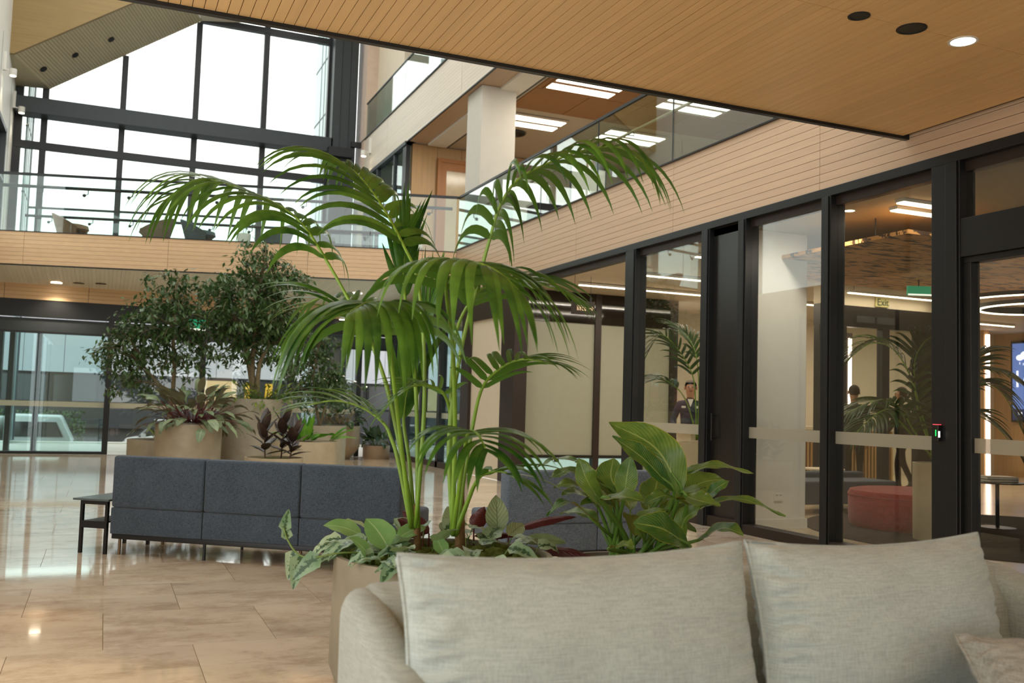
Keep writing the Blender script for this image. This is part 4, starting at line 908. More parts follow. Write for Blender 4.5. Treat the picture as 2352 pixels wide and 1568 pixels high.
for p, az, el, L_, wdt, face in (((1.90, 4.60, .60), 80, 75, .20, .12, 1), ((1.68, 4.62, .60), 100, 60, .16, .11, 1), ((1.74, 4.52, .60), 12, 8, .27, .05, -1), ((2.0, 4.58, .62), -8, 22, .33, .05, -1), ((1.55, 4.66, .60), 150, 45, .18, .09, -1), ((1.98, 4.45, .58), -20, 10, .22, .07, 1),
        ((1.5, 4.6, .6), 190, 40, .17, .09, -1), ((1.92, 4.50, .60), 30, 30, .14, .09, 1), ((2.02, 4.3, .56), -30, 2, .28, .06, -1), ((1.80, 4.68, .62), 40, 50, .15, .09, -1), ((1.62, 4.6, .6), 60, 30, .15, .1, 1), ((1.46, 4.62, .6), 120, 35, .16, .09, 1)):
    q = arc(p, R(az), R(el), L_, .35, 10); pv = Vector(p); nv = ((CAMP - pv).normalized() * .9 + UPV * .6) * face; mb = MB(); blade(mb, q, wdt, nv.normalized(), .22 if face < 0 else .08, lance, .003, 6); mb.build('leaf', CALA, t, smooth=True, sharp=0); MB().tube([pv - Vector((0, 0, .1)), pv], .004, 6).build('stalk', STEM_R, t)
mm = MB(); r_ = random.Random(9)
for k in range(150):
    a = r_.uniform(0, 6.283); rr = .44 * math.sqrt(r_.random()); mm.sphere((PC.x + rr * math.cos(a), PC.y + rr * math.sin(a), .545), (r_.uniform(.02, .05), r_.uniform(.02, .05), r_.uniform(.012, .035)), 8)
o = mm.build('moss', MOSS, smooth=True, sharp=0); tag(o, 'olive green moss cushions covering the soil of the palm planter', 'moss', kind='stuff')
# planter group
rosette('stromanthe_plant', 'dense plant of leathery grey green leaves with dark undersides in the wide planter', PB + Vector((.05, 0, .86)), 145, .33, .125, STRO, STEM_R, lance, (-12, 62), 1.05, .42, .34, .08, 21)
t = thing('rubber_plant', tuple(PD + Vector((0, 0, .46))), 'rubber plant with glossy blackish leaves in the low mossy planter', 'plant'); r_ = random.Random(3)
for sx, sy, hh in ((-.12, 0, .42), (.1, .05, .50), (.2, -.05, .34)):
    b0 = PD + Vector((sx, sy, .44)); MB().tube([b0, b0 + Vector((sx * .25, 0, hh))], [.011, .007], 8).build('stem', plain('rubber_stem', (92, 70, 52), .6), t)
    for k in range(12):
        u = .15 + .85 * k / 11; p = b0 + Vector((sx * .25 * u, 0, hh * u)); az = k * 2.4 + sx; q = arc(p, az, R(10 + 62 * u), .31, .25, 8); mb = MB()
        blade(mb, q, .135, (UPV * .8 - Vector((math.cos(az), math.sin(az), 0)) * .6).normalized(), .12, lance, .002, 4); mb.build('leaf', RUBB, t, smooth=True, sharp=0)
rosette('birds_nest_fern', 'bright green fern with wavy upright leaves in the right planter of the group', PE + Vector((-.05, -.05, .60)), 26, .40, .11, FERN, STEM_G, lance, (25, 80), .7, .02, .16, .1, 33, wav=.012)
rosette('trailing_fern', 'light green feathery fern arching over the right rim of the bright fern planter', PE + Vector((.38, -.1, .62)), 9, .36, .06, FERN, STEM_G, lance, (20, 45), .6, .04, .06, .1, 35, azr=(-60, 60))
rosette('small_fern', 'little yellow green fern in the low planter at the left of the group', PA + Vector((-.05, -.2, .54)), 22, .24, .035, VARI, STEM_G, lance, (20, 70), .9, .03, .12, .1, 41)
rosette('variegated_ivy', 'yellow variegated ivy spilling over the tallest planter below the fig trunk', PCt + Vector((.1, -.2, 1.27)), 150, .13, .06, VARI, STEM_G, heart, (-45, 60), .9, .22, .42, .1, 43, single=False, nseg=5, ny=2)
rosette('dark_shrub', 'dark leafy shrub in the chamfered taupe planter behind the palm', PF + Vector((0, 0, .76)), 70, .30, .11, DKG, BARK, lance, (0, 80), 1.7, .36, .3, .08, 51, nseg=6, ny=2)
rosette('bowl_lily', 'dark green leafy plant in the shallow taupe bowl beside the glass wall', PG + Vector((0, 0, .30)), 36, .32, .14, DKG, STEM_G, lance, (20, 85), 1.5, .14, .16, .08, 53, nseg=6, ny=4)
# ---- weeping figs
def fig(name, label, base, trunks, blobs, nleaf, seed, tr=.045, lsz=.105):
    r_ = random.Random(seed); t = thing(name, tuple(base), label, 'tree'); tm = MB(); bmz = MB(); lm = MB()
    for pts in trunks: tm.tube(spline(pts, 14), [tr * (1 - .6 * i / 14) for i in range(15)], 8)
    tm.build('trunk', BARK, t, smooth=True, sharp=0)
    tops = [Vector(p) for pts in trunks for p in spline(pts, 14)[5:]]; tot = sum(b[1] * b[1] * b[2] for b in blobs)
    for c, rx, rz in blobs:
        c = Vector(c); nb = max(3, int(nleaf * (rx * rx * rz) / tot / 14))
        for k in range(nb):
            while True:
                v = Vector((r_.uniform(-1, 1), r_.uniform(-1, 1), r_.uniform(-1, 1)))
                if .25 < v.length < 1: break
            tip = c + Vector((v.x * rx, v.y * rx, v.z * rz)); o_ = min(tops, key=lambda q: (q - tip).length + abs(min(0, tip.z - q.z)) * .8)
            br = spline([o_, o_.lerp(tip, .55) + Vector((0, 0, .12)), tip, tip + (tip - o_).normalized() * .08 + Vector((0, 0, -.10))], 10)
            if r_.random() < .5: bmz.tube(br, [.008 * (1 - .7 * i / 10) for i in range(11)], 4, cap=False)
            for s in range(15):
                i = r_.uniform(3.5, 10); a = int(i); p = br[a].lerp(br[min(a + 1, 10)], i - a) + Vector((r_.gauss(0, .05), r_.gauss(0, .05), r_.gauss(0, .045)))
                az = r_.uniform(0, 6.283); el = R(r_.uniform(-75, 10)); d = Vector((math.cos(az) * math.cos(el), math.sin(az) * math.cos(el), math.sin(el))); L_ = lsz * r_.uniform(.75, 1.25)
                sd = d.cross(UPV)
                if sd.length < .1: sd = Vector((1, 0, 0))
                sd.normalize(); sd = (sd + Vector((0, 0, r_.uniform(-.5, .5)))).normalized(); nn = d.cross(sd)
                w_ = L_ * .27
                lm.add([p, p + d * L_ * .45 + sd * w_ + nn * .006, p + d * L_ * .45 - sd * w_ + nn * .006, p + d * L_ * .45, p + d * L_ - nn * .004 + Vector((0, 0, -L_ * .12))], [(0, 3, 1), (0, 2, 3), (1, 3, 4), (3, 2, 4)], [(0, .5), (.5, 1), (.5, 0), (.5, .5), (1, .5)])
    bmz.build('branches', BARK, t, smooth=True, sharp=0)
    o = lm.build('foliage', FIGL, t); o['kind'] = 'stuff'
    return t
fig('weeping_fig', 'weeping fig tree with loose crown behind the wide dark leaved planter', (1.24, 17.14, .5), [[(1.0, 17.5, .5), (1.07, 17.16, 1.56), (1.02, 17.13, 2.22), (1.00, 17.09, 2.96), (1.05, 17.04, 3.25)], [(1.05, 17.3, 1.2), (.8, 17.3, 1.5), (.55, 17.36, 1.8)]],
    [((.99, 17.08, 3.05), .55, .37), ((.91, 17.15, 2.59), .78, .40), ((.50, 17.36, 2.06), .7, .44), ((1.22, 17.06, 2.05), .55, .45), ((.40, 17.45, 1.50), .46, .3), ((.03, 17.57, 1.97), .36, .3)], 3600, 61, .04)
fig('weeping_fig', 'taller weeping fig tree with dense crown in the tallest planter', (2.40, 17.0, 1.25), [[(2.40, 17.0, 1.2), (2.33, 17.03, 1.91), (2.37, 16.97, 2.59), (2.40, 16.90, 3.35), (2.45, 16.85, 3.73)], [(2.38, 17.0, 1.25), (2.30, 17.06, 1.76), (2.18, 17.08, 2.20), (2.02, 17.11, 2.65), (1.86, 17.16, 2.95)], [(2.42, 16.95, 1.25), (2.45, 16.9, 1.9), (2.7, 16.85, 2.4)]],
    [((2.34, 16.90, 3.72), .45, .28), ((2.61, 16.81, 3.28), .64, .44), ((1.99, 17.09, 3.11), .68, .40), ((2.29, 16.99, 2.66), .92, .42), ((1.90, 17.20, 2.25), .5, .36), ((2.80, 16.80, 2.38), .55, .40), ((3.03, 16.64, 3.25), .26, .32), ((2.26, 17.06, 2.08), .53, .26)], 5800, 62, .05)
fig('weeping_fig', 'smallest weeping fig tree with yellowish top beside the palm', (3.8, 18.3, .78), [[(3.83, 18.3, .7), (3.67, 18.34, 1.59), (3.71, 18.27, 2.26)], [(3.8, 18.25, .75), (4.0, 18.2, 1.6)]],
    [((3.71, 18.27, 2.30), .5, .33), ((3.66, 18.33, 1.76), .67, .42), ((3.53, 18.42, 1.34), .5, .33), ((4.13, 18.15, 1.61), .42, .42)], 2000, 63, .03)
# plant on the bridge
c = gp(4.3, 1.2, 4.25); pt = thing('pot', tuple(c), 'small white pot on the bridge between the tub chairs', 'planter'); MB().lathe([(.10, 0), (.12, .02), (.14, .38), (.125, .38), (.12, .33), (.0005, .33)], c, 24).build('body', WHITE, pt, smooth=True)
rosette('zz_plant', 'small glossy potted plant on the bridge between the tub chairs', c + Vector((0, 0, .33)), 16, .12, .07, DKG, STEM_G, heart, (35, 85), .6, .26, .05, .08, 71, nseg=5, ny=2)

# ================================================================ LOBBY BEHIND THE SHOPFRONT
col = struct('wall_lobby_column', (6.9, 8.95, 0)); MB().box(6.51, 7.265, 8.61, 9.36, 0, 3.3).build('shaft', WHITE, col, bevel=.008); MB().box(6.495, 7.28, 8.595, 9.375, 0, .11).build('skirting', WHITE, col)
t = thing('power_outlet', (6.9, 8.6, .30), 'white double power outlet low on the white lobby column', 'outlet'); MB().box(6.83, 6.95, 8.598, 8.61, .31, .39).build('plate', WHITE, t, bevel=.002); MB().box(6.90, 6.925, 8.594, 8.6, .365, .378).box(6.85, 6.875, 8.594, 8.6, .365, .378).build('switch', CEIL_GREY, t)
t = disc('downlight', 6.72, 7.35, 3.30, .05, LAMP, 'small lit downlight in the lobby ceiling in front of the white column', 'downlight', WHITE)
d = bpy.data.lights.new('downlight_bulb', 'SPOT'); d.energy = 90; d.color = (1, .95, .86); d.spot_size = 1.9; d.spot_blend = .8; d.shadow_soft_size = .08
o = bpy.data.objects.new('downlight_bulb', d); COL.objects.link(o); o.parent = t; o.location = (0, 0, -.03); o.rotation_euler = (R(38), 0, R(-8))
# patterned timber raft
def pattern(name):
    m, n, l, b = newmat(name); c1, c2 = lin((206, 152, 88)), lin((62, 40, 26))
    w1 = pos_noise(n, l, 8, 2, (.4, 1, 1)); w2 = pos_noise(n, l, 17, 2, (.25, 1.6, 1)); mx = n.new('ShaderNodeMath'); mx.operation = 'MULTIPLY'; l.new(w1.outputs[0], mx.inputs[0]); l.new(w2.outputs[0], mx.inputs[1])
    r = ramp(n, l, mx.outputs[0], [(.20, c2), (.225, c1)]); l.new(r.outputs[0], b.inputs['Base Color']); b.inputs['Roughness'].default_value = .5
    return m
t = thing('ceiling_raft', (9.6, 9.2, 3.0), 'suspended timber ceiling raft with dark cut pattern in the lobby', 'ceiling panel'); RAFT = pattern('raft_pattern')
for i in range(5):
    for j in range(2): piece('panel', (7.5 + 1.2 * i, 7.55 + 1.56 * j, 3.02), (1.19, 1.55, .04), RAFT, t)
for x, y in ((7.2, 7.5), (12.3, 7.5), (7.2, 9.6), (12.3, 9.6)): MB().tube([(x, y, 3.04), (x, y, 3.3)], .006, 6).build('hanger', BLACK, t)
def linear(x0, x1, y, z, label, e=20, wd=.05, hang=False):
    t = thing('linear_light', ((x0 + x1) / 2, y, z), label, 'ceiling light', 'linear lobby lights'); MB().box(x0, x1, y - wd / 2, y + wd / 2, z, z + .012).build('diffuser', WARM_LED, t); MB().box(x0 - .01, x1 + .01, y - wd / 2 - .01, y + wd / 2 + .01, z + .012, z + .05).build('housing', WHITE, t)
    if hang:
        for x in (x0 + .1, x1 - .1): MB().tube([(x, y, z + .05), (x, y, 3.3)], .004, 5).build('hanger', BLACK, t)
    light_area('strip_light', t, ((x0 + x1) / 2, y, z - .02), (x1 - x0, wd), e * .62)
linear(6.95, 9.3, 13.68, 3.24, 'linear ceiling light right of the hanging lifts sign', 60)
linear(9.5, 13.5, 13.68, 3.24, 'linear ceiling light deep in the lobby beyond the palm', 60)
linear(7.2, 9.6, 12.15, 3.24, 'linear ceiling light above the security guard', 60)
linear(10.05, 11.8, 11.0, 3.08, 'linear light strip crossing the bulkhead with the exit sign', 6, hang=True)
linear(6.75, 7.35, 6.72, 3.26, 'short strip ceiling light behind the third glass bay, front one', 7, .09)
linear(6.95, 7.55, 7.0, 3.26, 'short strip ceiling light behind the third glass bay, rear one', 7, .09)
linear(13, 17, 12.1, 3.24, 'linear ceiling light near the weather screen', 80)
linear(13, 17.5, 14.3, 3.24, 'linear ceiling light furthest back in the lobby', 80)
linear(6.9, 9.2, 10.3, 3.24, 'linear ceiling light behind the white lobby column', 50)
for (x, y, r_), lb in (((10.6, 8.3, 1.0), 'large glowing ring pendant light in the lobby'), ((9.6, 6.9, .34), 'small glowing ring pendant light near the door'), ((10.7, 8.35, .72), 'inner glowing ring of the lobby pendant')):
    z = {1.0: 2.72, .34: 2.74, .72: 2.66}[r_]
    t = thing('ring_light', (x, y, z), lb, 'pendant light'); MB().ring((x, y, z), r_, .035, .012).build('diffuser', WARM_LED, t); MB().ring((x, y, z + .012), r_ + .005, .045, .05).build('housing', BLACK, t)
    for k in range(3): a = 2 * math.pi * k / 3; MB().tube([(x + (r_ - .02) * math.cos(a), y + (r_ - .02) * math.sin(a), z + .06), (x + (r_ - .02) * math.cos(a), y + (r_ - .02) * math.sin(a), 2.998)], .003, 5).build('wire', BLACK, t)
# double doors with bulkhead
d4 = struct('door_4', (10.9, 11.2, 0)); MB().box(9.7, 12.2, 11.2, 11.35, 2.93, 3.3).build('bulkhead', CREAM, d4); MB().box(9.7, 12.2, 11.2, 11.35, 2.61, 2.93).build('head', DARK, d4)
for x0, x1 in ((9.7, 10.22), (10.92, 11.06), (11.63, 12.2)): MB().box(x0, x1, 11.22, 11.34, 0, 2.61).build('jamb', DARK, d4)
for x0, x1 in ((10.22, 10.92), (11.06, 11.63)): MB().box(x0, x1, 11.27, 11.28, .1, 2.61).build('pane', GLASS, d4); MB().box(x0, x1, 11.23, 11.33, 0, .1).build('kick_rail', DARK, d4)
MB().box(10.35, 10.7, 11.15, 11.2, 2.68, 2.78).box(10.75, 11.1, 11.15, 11.2, 2.68, 2.78).build('door_closer', GREY_STEEL, d4)
def text_obj(body, loc, size, mat, parent, rz=0, name='lettering'):
    cu = bpy.data.curves.new(name, 'FONT'); cu.body = body; cu.size = size; cu.extrude = .001; cu.align_x = 'CENTER'; cu.align_y = 'CENTER'; cu.materials.append(mat)
    tmp = bpy.data.objects.new(name, cu); COL.objects.link(tmp); dg = bpy.context.evaluated_depsgraph_get(); dg.update(); me = bpy.data.meshes.new_from_object(tmp.evaluated_get(dg)); bpy.data.objects.remove(tmp)
    o = bpy.data.objects.new(name, me); COL.objects.link(o); o.rotation_euler = (R(90), 0, rz); o.parent = parent; o.location = Vector(loc) - ORG[parent.name]
    return o
SIGN_PALE = plain('sign_pale', (196, 190, 128), .6); SIGN_GREEN = plain('sign_dark_green', (44, 64, 36), .6); GREEN = emis('exit_green', (0, 120, 84), .9); SIGN_WHITE = emis('sign_white', (236, 240, 230), 1.2); SIGN_TXT = emis('sign_text', (232, 200, 160), .8)
t = thing('exit_sign', (10.87, 11.16, 2.94), 'pale green sign reading Exit on the bulkhead above the double doors', 'sign'); MB().box(10.74, 11.0, 11.17, 11.195, 2.945, 3.085).build('plate', SIGN_PALE, t); text_obj('Exit', (10.87, 11.16, 3.012), .15, SIGN_GREEN, t)
t = thing('exit_sign', (9.0, 8.0, 2.36), 'green and white running man exit sign left of the ring lights', 'sign'); a = R(-20)
MB().obox((9.0, 8.0, 2.43), (.30, .03, .15), a).build('plate', SIGN_WHITE, t); MB().obox((8.925, 8.0 + .018, 2.43), (.13, .02, .13), a).obox((8.93, 8.0, 2.43), (.13, .036, .13), a).build('panel', GREEN, t); MB().tube([(9.0, 8.0, 2.5), (9.0, 8.0, 3.3)], .008, 6).build('rod', BLACK, t)
mm = MB(); mm.obox((9.07, 7.955, 2.475), (.022, .006, .022), a)
for (x, z, w_, h_, ry) in ((9.06, 2.445, .022, .05, .3), (9.045, 2.405, .016, .05, .6), (9.085, 2.405, .016, .05, -.5), (9.09, 2.45, .05, .012, .5), (9.04, 2.445, .04, .012, -.5)): mm.obox((x, 7.96 + (9.07 - x) * .36, z), (w_, .006, h_), a, ry=ry)
mm.build('running_man', GREEN, t)
t = thing('exit_sign', (9.35, 9.0, 2.80), 'green exit sign hanging under the timber raft', 'sign'); MB().obox((9.35, 9.0, 2.86), (.30, .03, .12), a).build('plate', GREEN, t); MB().obox((9.35, 8.985, 2.81), (.30, .012, .02), a).build('rim', SIGN_WHITE, t); MB().tube([(9.35, 9.0, 2.9), (9.35, 9.0, 3.02)], .008, 6).build('rod', BLACK, t)
t = thing('exit_sign', (1.75, 21.8, 2.55), 'green exit sign under the bridge between the fig trees', 'sign'); MB().box(1.6, 1.95, 21.78, 21.82, 2.75, 2.95).build('plate', GREEN, t); MB().box(1.6, 1.95, 21.77, 21.83, 2.72, 2.75).build('rim', SIGN_WHITE, t); MB().tube([(1.78, 21.8, 2.95), (1.78, 21.8, 3.5)], .008, 6).build('rod', BLACK, t)
t = thing('hanging_sign', (6.68, 13.05, 2.72), 'hanging dark sign reading lifts with an arrow', 'sign'); MB().box(6.50, 6.90, 13.04, 13.06, 2.70, 2.91).build('plate', BROWN_STEEL, t)
text_obj('lifts', (6.67, 13.035, 2.80), .12, SIGN_TXT, t); MB().box(6.79, 6.87, 13.033, 13.038, 2.795, 2.805).obox((6.857, 13.035, 2.813), (.04, .005, .009), ry=R(45)).obox((6.857, 13.035, 2.787), (.04, .005, .009), ry=R(-45)).build('arrow', SIGN_TXT, t)
for x in (6.55, 6.83): MB().tube([(x, 13.05, 2.91), (x, 13.05, 3.3)], .003, 5).tube([(x, 13.05, 2.91), (x, 13.05, 2.97)], .012, 6).build('wire', GREY_STEEL, t)
# weather screen
SCR = emis('screen_blue', (92, 122, 190), .8); SCRD = emis('screen_navy', (44, 56, 96), .5); SCRW = emis('screen_text', (225, 234, 250), 1.3)
t = thing('wall_screen', (19.3, 15.2, 1.2), 'wall screen showing blue weather page with cloud and 16 degrees', 'screen')
MB().box(19.3, 19.4, 13.9, 15.85, 1.25, 3.12).build('bezel', DARK, t); MB().box(19.29, 19.3, 13.95, 15.8, 1.55, 3.06).build('display', SCR, t); MB().box(19.288, 19.3, 13.95, 15.8, 1.3, 1.55).build('footer', SCRD, t)
text_obj('16\u00b0', (19.285, 15.42, 2.22), .55, SCRW, t, R(-90))
MB().sphere((19.285, 15.45, 2.78), (.01, .14, .10), 14).sphere((19.285, 15.60, 2.73), (.01, .10, .07), 12).sphere((19.285, 15.30, 2.73), (.01, .10, .07), 12).build('cloud_icon', SCRW, t)
for k in range(4): piece('rain_drop', (19.285, 15.6 - .09 * k, 2.60 - .02 * (k % 2)), (.006, .015, .05), SCRW, t)
for k in range(3): piece('footer_icon', (19.284, 15.6 - .5 * k, 1.45), (.006, .10, .06), SCRW, t)
# led strips, battens, counter
t = thing('led_strip', (18.2, 15.6, 0), 'bright vertical light strip in the lobby wall beside the weather screen', 'light'); MB().box(18.2, 18.28, 15.55, 15.6, .05, 3.2).build('tube', emis('pink_white_led', (255, 226, 214), 6), t); MB().box(18.15, 18.33, 15.6, 15.7, 0, 3.3).build('channel', WOOD_PANEL, t)
t = thing('led_strip', (12.6, 13.7, 0), 'vertical light strip seen through the double doors', 'light'); MB().box(12.55, 12.6, 13.7, 13.74, .7, 2.7).build('tube', emis('pink_white_led_dim', (255, 226, 214), 5), t); MB().box(12.5, 12.65, 13.74, 13.8, 0, 2.8).build('channel', BROWN_STEEL, t)
t = thing('batten_screen', (12.6, 14.0, 0), 'timber batten front of the reception counter behind the double doors', 'counter'); MB().box(11.2, 13.9, 14.05, 14.5, 0, 1.0).build('body', BROWN_STEEL, t); MB().box(11.15, 13.95, 13.98, 14.55, 1.0, 1.06).build('top', CREAM, t)
for k in range(34): piece('batten', (11.24 + .08 * k, 14.03, .5), (.04, .04, 1.0), WOOD_PANEL, t)
t = thing('white_cabinet', (9.9, 12.6, 0), 'white cupboard unit behind the lobby column', 'cabinet'); MB().box(9.3, 9.75, 12.5, 12.9, 0, 1.55).build('body', WHITE, t); MB().box(9.32, 9.73, 12.48, 12.5, .1, .8).build('door', WHITE, t); MB().box(9.32, 9.73, 12.48, 12.5, .82, 1.5).build('door', WHITE, t)
t = thing('reception_desk', (8.0, 11.7, 0), 'pale reception desk in front of the security guard', 'desk'); MB().box(7.7, 9.2, 11.55, 11.62, 0, .95).build('front_panel', CREAM, t); MB().box(7.65, 9.25, 11.5, 11.9, .95, 1.0).build('top', WHITE, t); MB().box(7.7, 7.75, 11.62, 11.9, 0, .95).box(9.15, 9.2, 11.62, 11.9, 0, .95).build('side_panel', CREAM, t)
# furniture
RED = fabric('red_wool', (150, 52, 44), (112, 36, 32), 260); NAVY = fabric('navy_wool', (32, 42, 62), (18, 24, 38), 260)
t = thing('ottoman', (8.62, 8.41, 0), 'round red fabric ottoman in the lobby behind the tall planter', 'ottoman'); MB().lathe([(.60, 0), (.66, .01), (.685, .05), (.69, .38), (.67, .42), (.60, .435), (.0005, .44)], (8.62, 8.41, 0), 56).build('body', RED, t, smooth=True); MB().lathe([(.69, .36), (.697, .365), (.69, .37)], (8.62, 8.41, 0), 56).build('piping', RED, t)
t = thing('bench', (9.2, 6.9, 0), 'long curved navy bench seat in the lobby right of the red ottoman', 'bench'); vs_ = []; fs = []
for k in range(17):
    a = R(95) + R(80) * k / 16
    for r_, z in ((.75, .14), (1.45, .14), (1.47, .38), (1.42, .43), (.78, .43), (.73, .38)): vs_.append((9.9 + r_ * math.cos(a) * 1.1, 6.0 + r_ * math.sin(a), z))
for k in range(16):
    for j in range(6): fs.append((k * 6 + j, (k + 1) * 6 + j, (k + 1) * 6 + (j + 1) % 6, k * 6 + (j + 1) % 6))
fs += [tuple(range(6)), tuple(range(96, 102))[::-1]]; MB().add(vs_, fs).build('seat', NAVY, t, smooth=True)
for k in (1, 8, 15): a = R(95) + R(80) * k / 16; MB().tube([(9.9 + 1.1 * 1.1 * math.cos(a), 6 + 1.1 * math.sin(a), 0), (9.9 + 1.1 * 1.1 * math.cos(a), 6 + 1.1 * math.sin(a), .15)], .03, 10).build('leg', BLACK, t)
t = thing('sofa', (8.2, 10.1, 0), 'low charcoal bench sofa in the lobby behind the red ottoman', 'sofa'); MB().box(7.5, 9.8, 9.8, 10.5, .12, .42).build('seat', FAB_DARK, t, bevel=.03); MB().box(7.5, 9.8, 10.4, 10.58, .30, .50).build('backrest', FAB_DARK, t, bevel=.03)
for x in (7.6, 9.7): MB().box(x, x + .04, 9.9, 10.4, 0, .13).build('leg', BLACK, t)
t = thing('pedestal_table', (9.75, 8.2, 0), 'black round pedestal table with books in the lobby', 'table'); MB().lathe([(.0005, .52), (.28, .525), (.30, .54), (.28, .545), (.0005, .545)], (9.75, 8.2, 0), 40).build('top', BLACK, t, smooth=True); MB().tube([(9.75, 8.2, .02), (9.75, 8.2, .53)], .022, 12).build('stem', BLACK, t); MB().lathe([(.0005, 0), (.2, 0), (.2, .012), (.0005, .02)], (9.75, 8.2, 0), 32).build('base', BLACK, t)
for k, (rz, colr, lb) in enumerate(((.1, (70, 80, 78), 'dark grey book, lower of two on the pedestal table'), (-.05, (160, 148, 124), 'tan book on top of the stack on the pedestal table'))):
    z = .545 + .032 * k; t = thing('book', (9.75, 8.2, z), lb, 'book', 'books on the pedestal table'); MB().obox((9.75, 8.2, z + .015), (.36, .26, .03), rz - .35).build('pages', WHITE, t); MB().obox((9.75, 8.2, z + .0285), (.37, .27, .004), rz - .35).obox((9.75, 8.2, z + .0022), (.37, .27, .004), rz - .35).build('cover', plain('book_cover', colr, .5), t)
t = thing('pedestal_table', (9.4, 10.9, 0), 'small round table beside the double doors in the lobby', 'table'); MB().lathe([(.0005, .50), (.28, .50), (.28, .52), (.0005, .52)], (9.4, 10.75, 0), 32).build('top', CREAM, t); MB().tube([(9.4, 10.75, 0), (9.4, 10.75, .5)], .025, 10).build('stem', BLACK, t)
t = thing('rug', (9.4, 7.2, 0), 'dark round rug under the lobby seats', 'rug'); MB().lathe([(.0005, .008), (2.3, .008), (2.31, .0)], (9.4, 7.6, 0), 64).build('pile', plain('rug_dark', (58, 52, 46), .95, 0, .1, .15, 30), t)
PW = plain('tall_planter_pale', (196, 184, 154), .5, 0, .35, .05)
planter('planter', (8.05, 7.51), .235, .80, 'tall pale planter in front of the red ottoman inside the lobby', PW)
planter('planter', (7.45, 11.02), .27, .85, 'tall pale planter in front of the security guard inside the lobby', PW)
pm = thing('lobby_palm', (8.05, 7.51, .8), 'dark palm inside the lobby beside the door', 'palm'); rs = random.Random(23); K = 1.15
P3 = [[(6.98, 6.54, .87), (6.87, 6.56, 1.26), (6.74, 6.59, 1.65), (6.65, 6.71, 1.89), (6.54, 6.87, 1.94), (6.40, 7.05, 1.77)], [(6.98, 6.54, .87), (6.72, 6.52, 1.14), (6.49, 6.49, 1.37), (6.23, 6.49, 1.40), (5.92, 6.52, 1.28)], [(7.0, 6.53, .87), (6.83, 6.57, 1.30), (6.77, 6.57, 1.73), (6.75, 6.45, 1.93), (6.76, 6.33, 2.0)],
      [(7.0, 6.53, .87), (7.07, 6.36, 1.39), (7.12, 6.21, 1.58), (7.25, 6.05, 1.51), (7.37, 5.92, 1.14)], [(7.0, 6.53, .87), (7.19, 6.51, 1.51), (7.39, 6.52, 1.80), (7.6, 6.53, 1.93)], [(7.0, 6.53, .87), (6.5, 6.5, 1.25), (6.27, 6.37, 1.33), (5.99, 6.28, 1.25), (5.79, 6.27, 1.10)], [(7.0, 6.53, .87), (7.04, 6.38, 1.19), (7.10, 6.24, 1.31), (7.23, 6.08, 1.20), (7.33, 5.95, .98)], [(7.0, 6.53, .87), (7.11, 6.44, 1.59), (7.20, 6.28, 1.71), (7.33, 6.12, 1.69), (7.41, 5.98, 1.59)]]
for q in P3: frond(pm, (1, 20, .36, .030, 62, .8, [(x * K, y * K, (z - 1.25) * K + 1.25) for x, y, z in q]), PALM_DK, PALM_STEM, rs, .010, False)
pm = thing('lobby_palm', (7.45, 11.02, .85), 'palm inside the lobby in front of the security guard', 'palm')
for q in ([(7.44, 11.03, .88), (7.41, 11.01, 1.35), (7.34, 11.0, 1.77), (7.08, 10.98, 2.11), (6.82, 10.98, 2.28), (6.70, 11.06, 2.09)], [(7.45, 11.02, .88), (7.44, 10.98, 1.53), (7.38, 10.97, 2.0), (7.32, 11.08, 2.27), (7.25, 11.21, 2.40)], [(7.45, 11.02, .88), (7.31, 11.05, 1.35), (7.10, 11.01, 1.58), (6.91, 11.08, 1.69), (6.78, 11.15, 1.66)], [(7.45, 11.02, .88), (7.55, 11.04, 1.54), (7.66, 11.06, 2.14), (7.87, 11.06, 2.33)]):
    frond(pm, (2, 17, .36, .030, 58, .7, q), PALM_DK, PALM_STEM, rs, .010, False)
t = thing('card_reader', (6.19, 5.77, 1.08), 'small black card reader with green light on the post beside the glass door', 'card reader'); MB().box(6.17, 6.215, 5.74, 5.80, 1.08, 1.21).build('body', DARK, t, bevel=.004); MB().box(6.165, 6.17, 5.76, 5.765, 1.12, 1.17).build('green_light', emis('green_led', (30, 220, 90), 2), t); MB().box(6.165, 6.17, 5.72, 5.735, 1.11, 1.16).build('white_light', emis('white_led', (235, 240, 240), 1.5), t); MB().box(6.17, 6.21, 5.745, 5.795, 1.21, 1.215).build('red_light', emis('red_led', (255, 80, 90), 1.2), t)
t = thing('intercom', (6.5, 7.2, 1.1), 'pale door switch panel seen through the glass beside the post', 'switch'); MB().box(6.40, 6.43, 7.10, 7.16, 1.13, 1.34).build('plate', CREAM, t); MB().box(6.395, 6.40, 7.115, 7.145, 1.26, 1.29).build('button', DARK, t); MB().box(6.395, 6.40, 7.115, 7.145, 1.17, 1.2).build('slot', DARK, t)
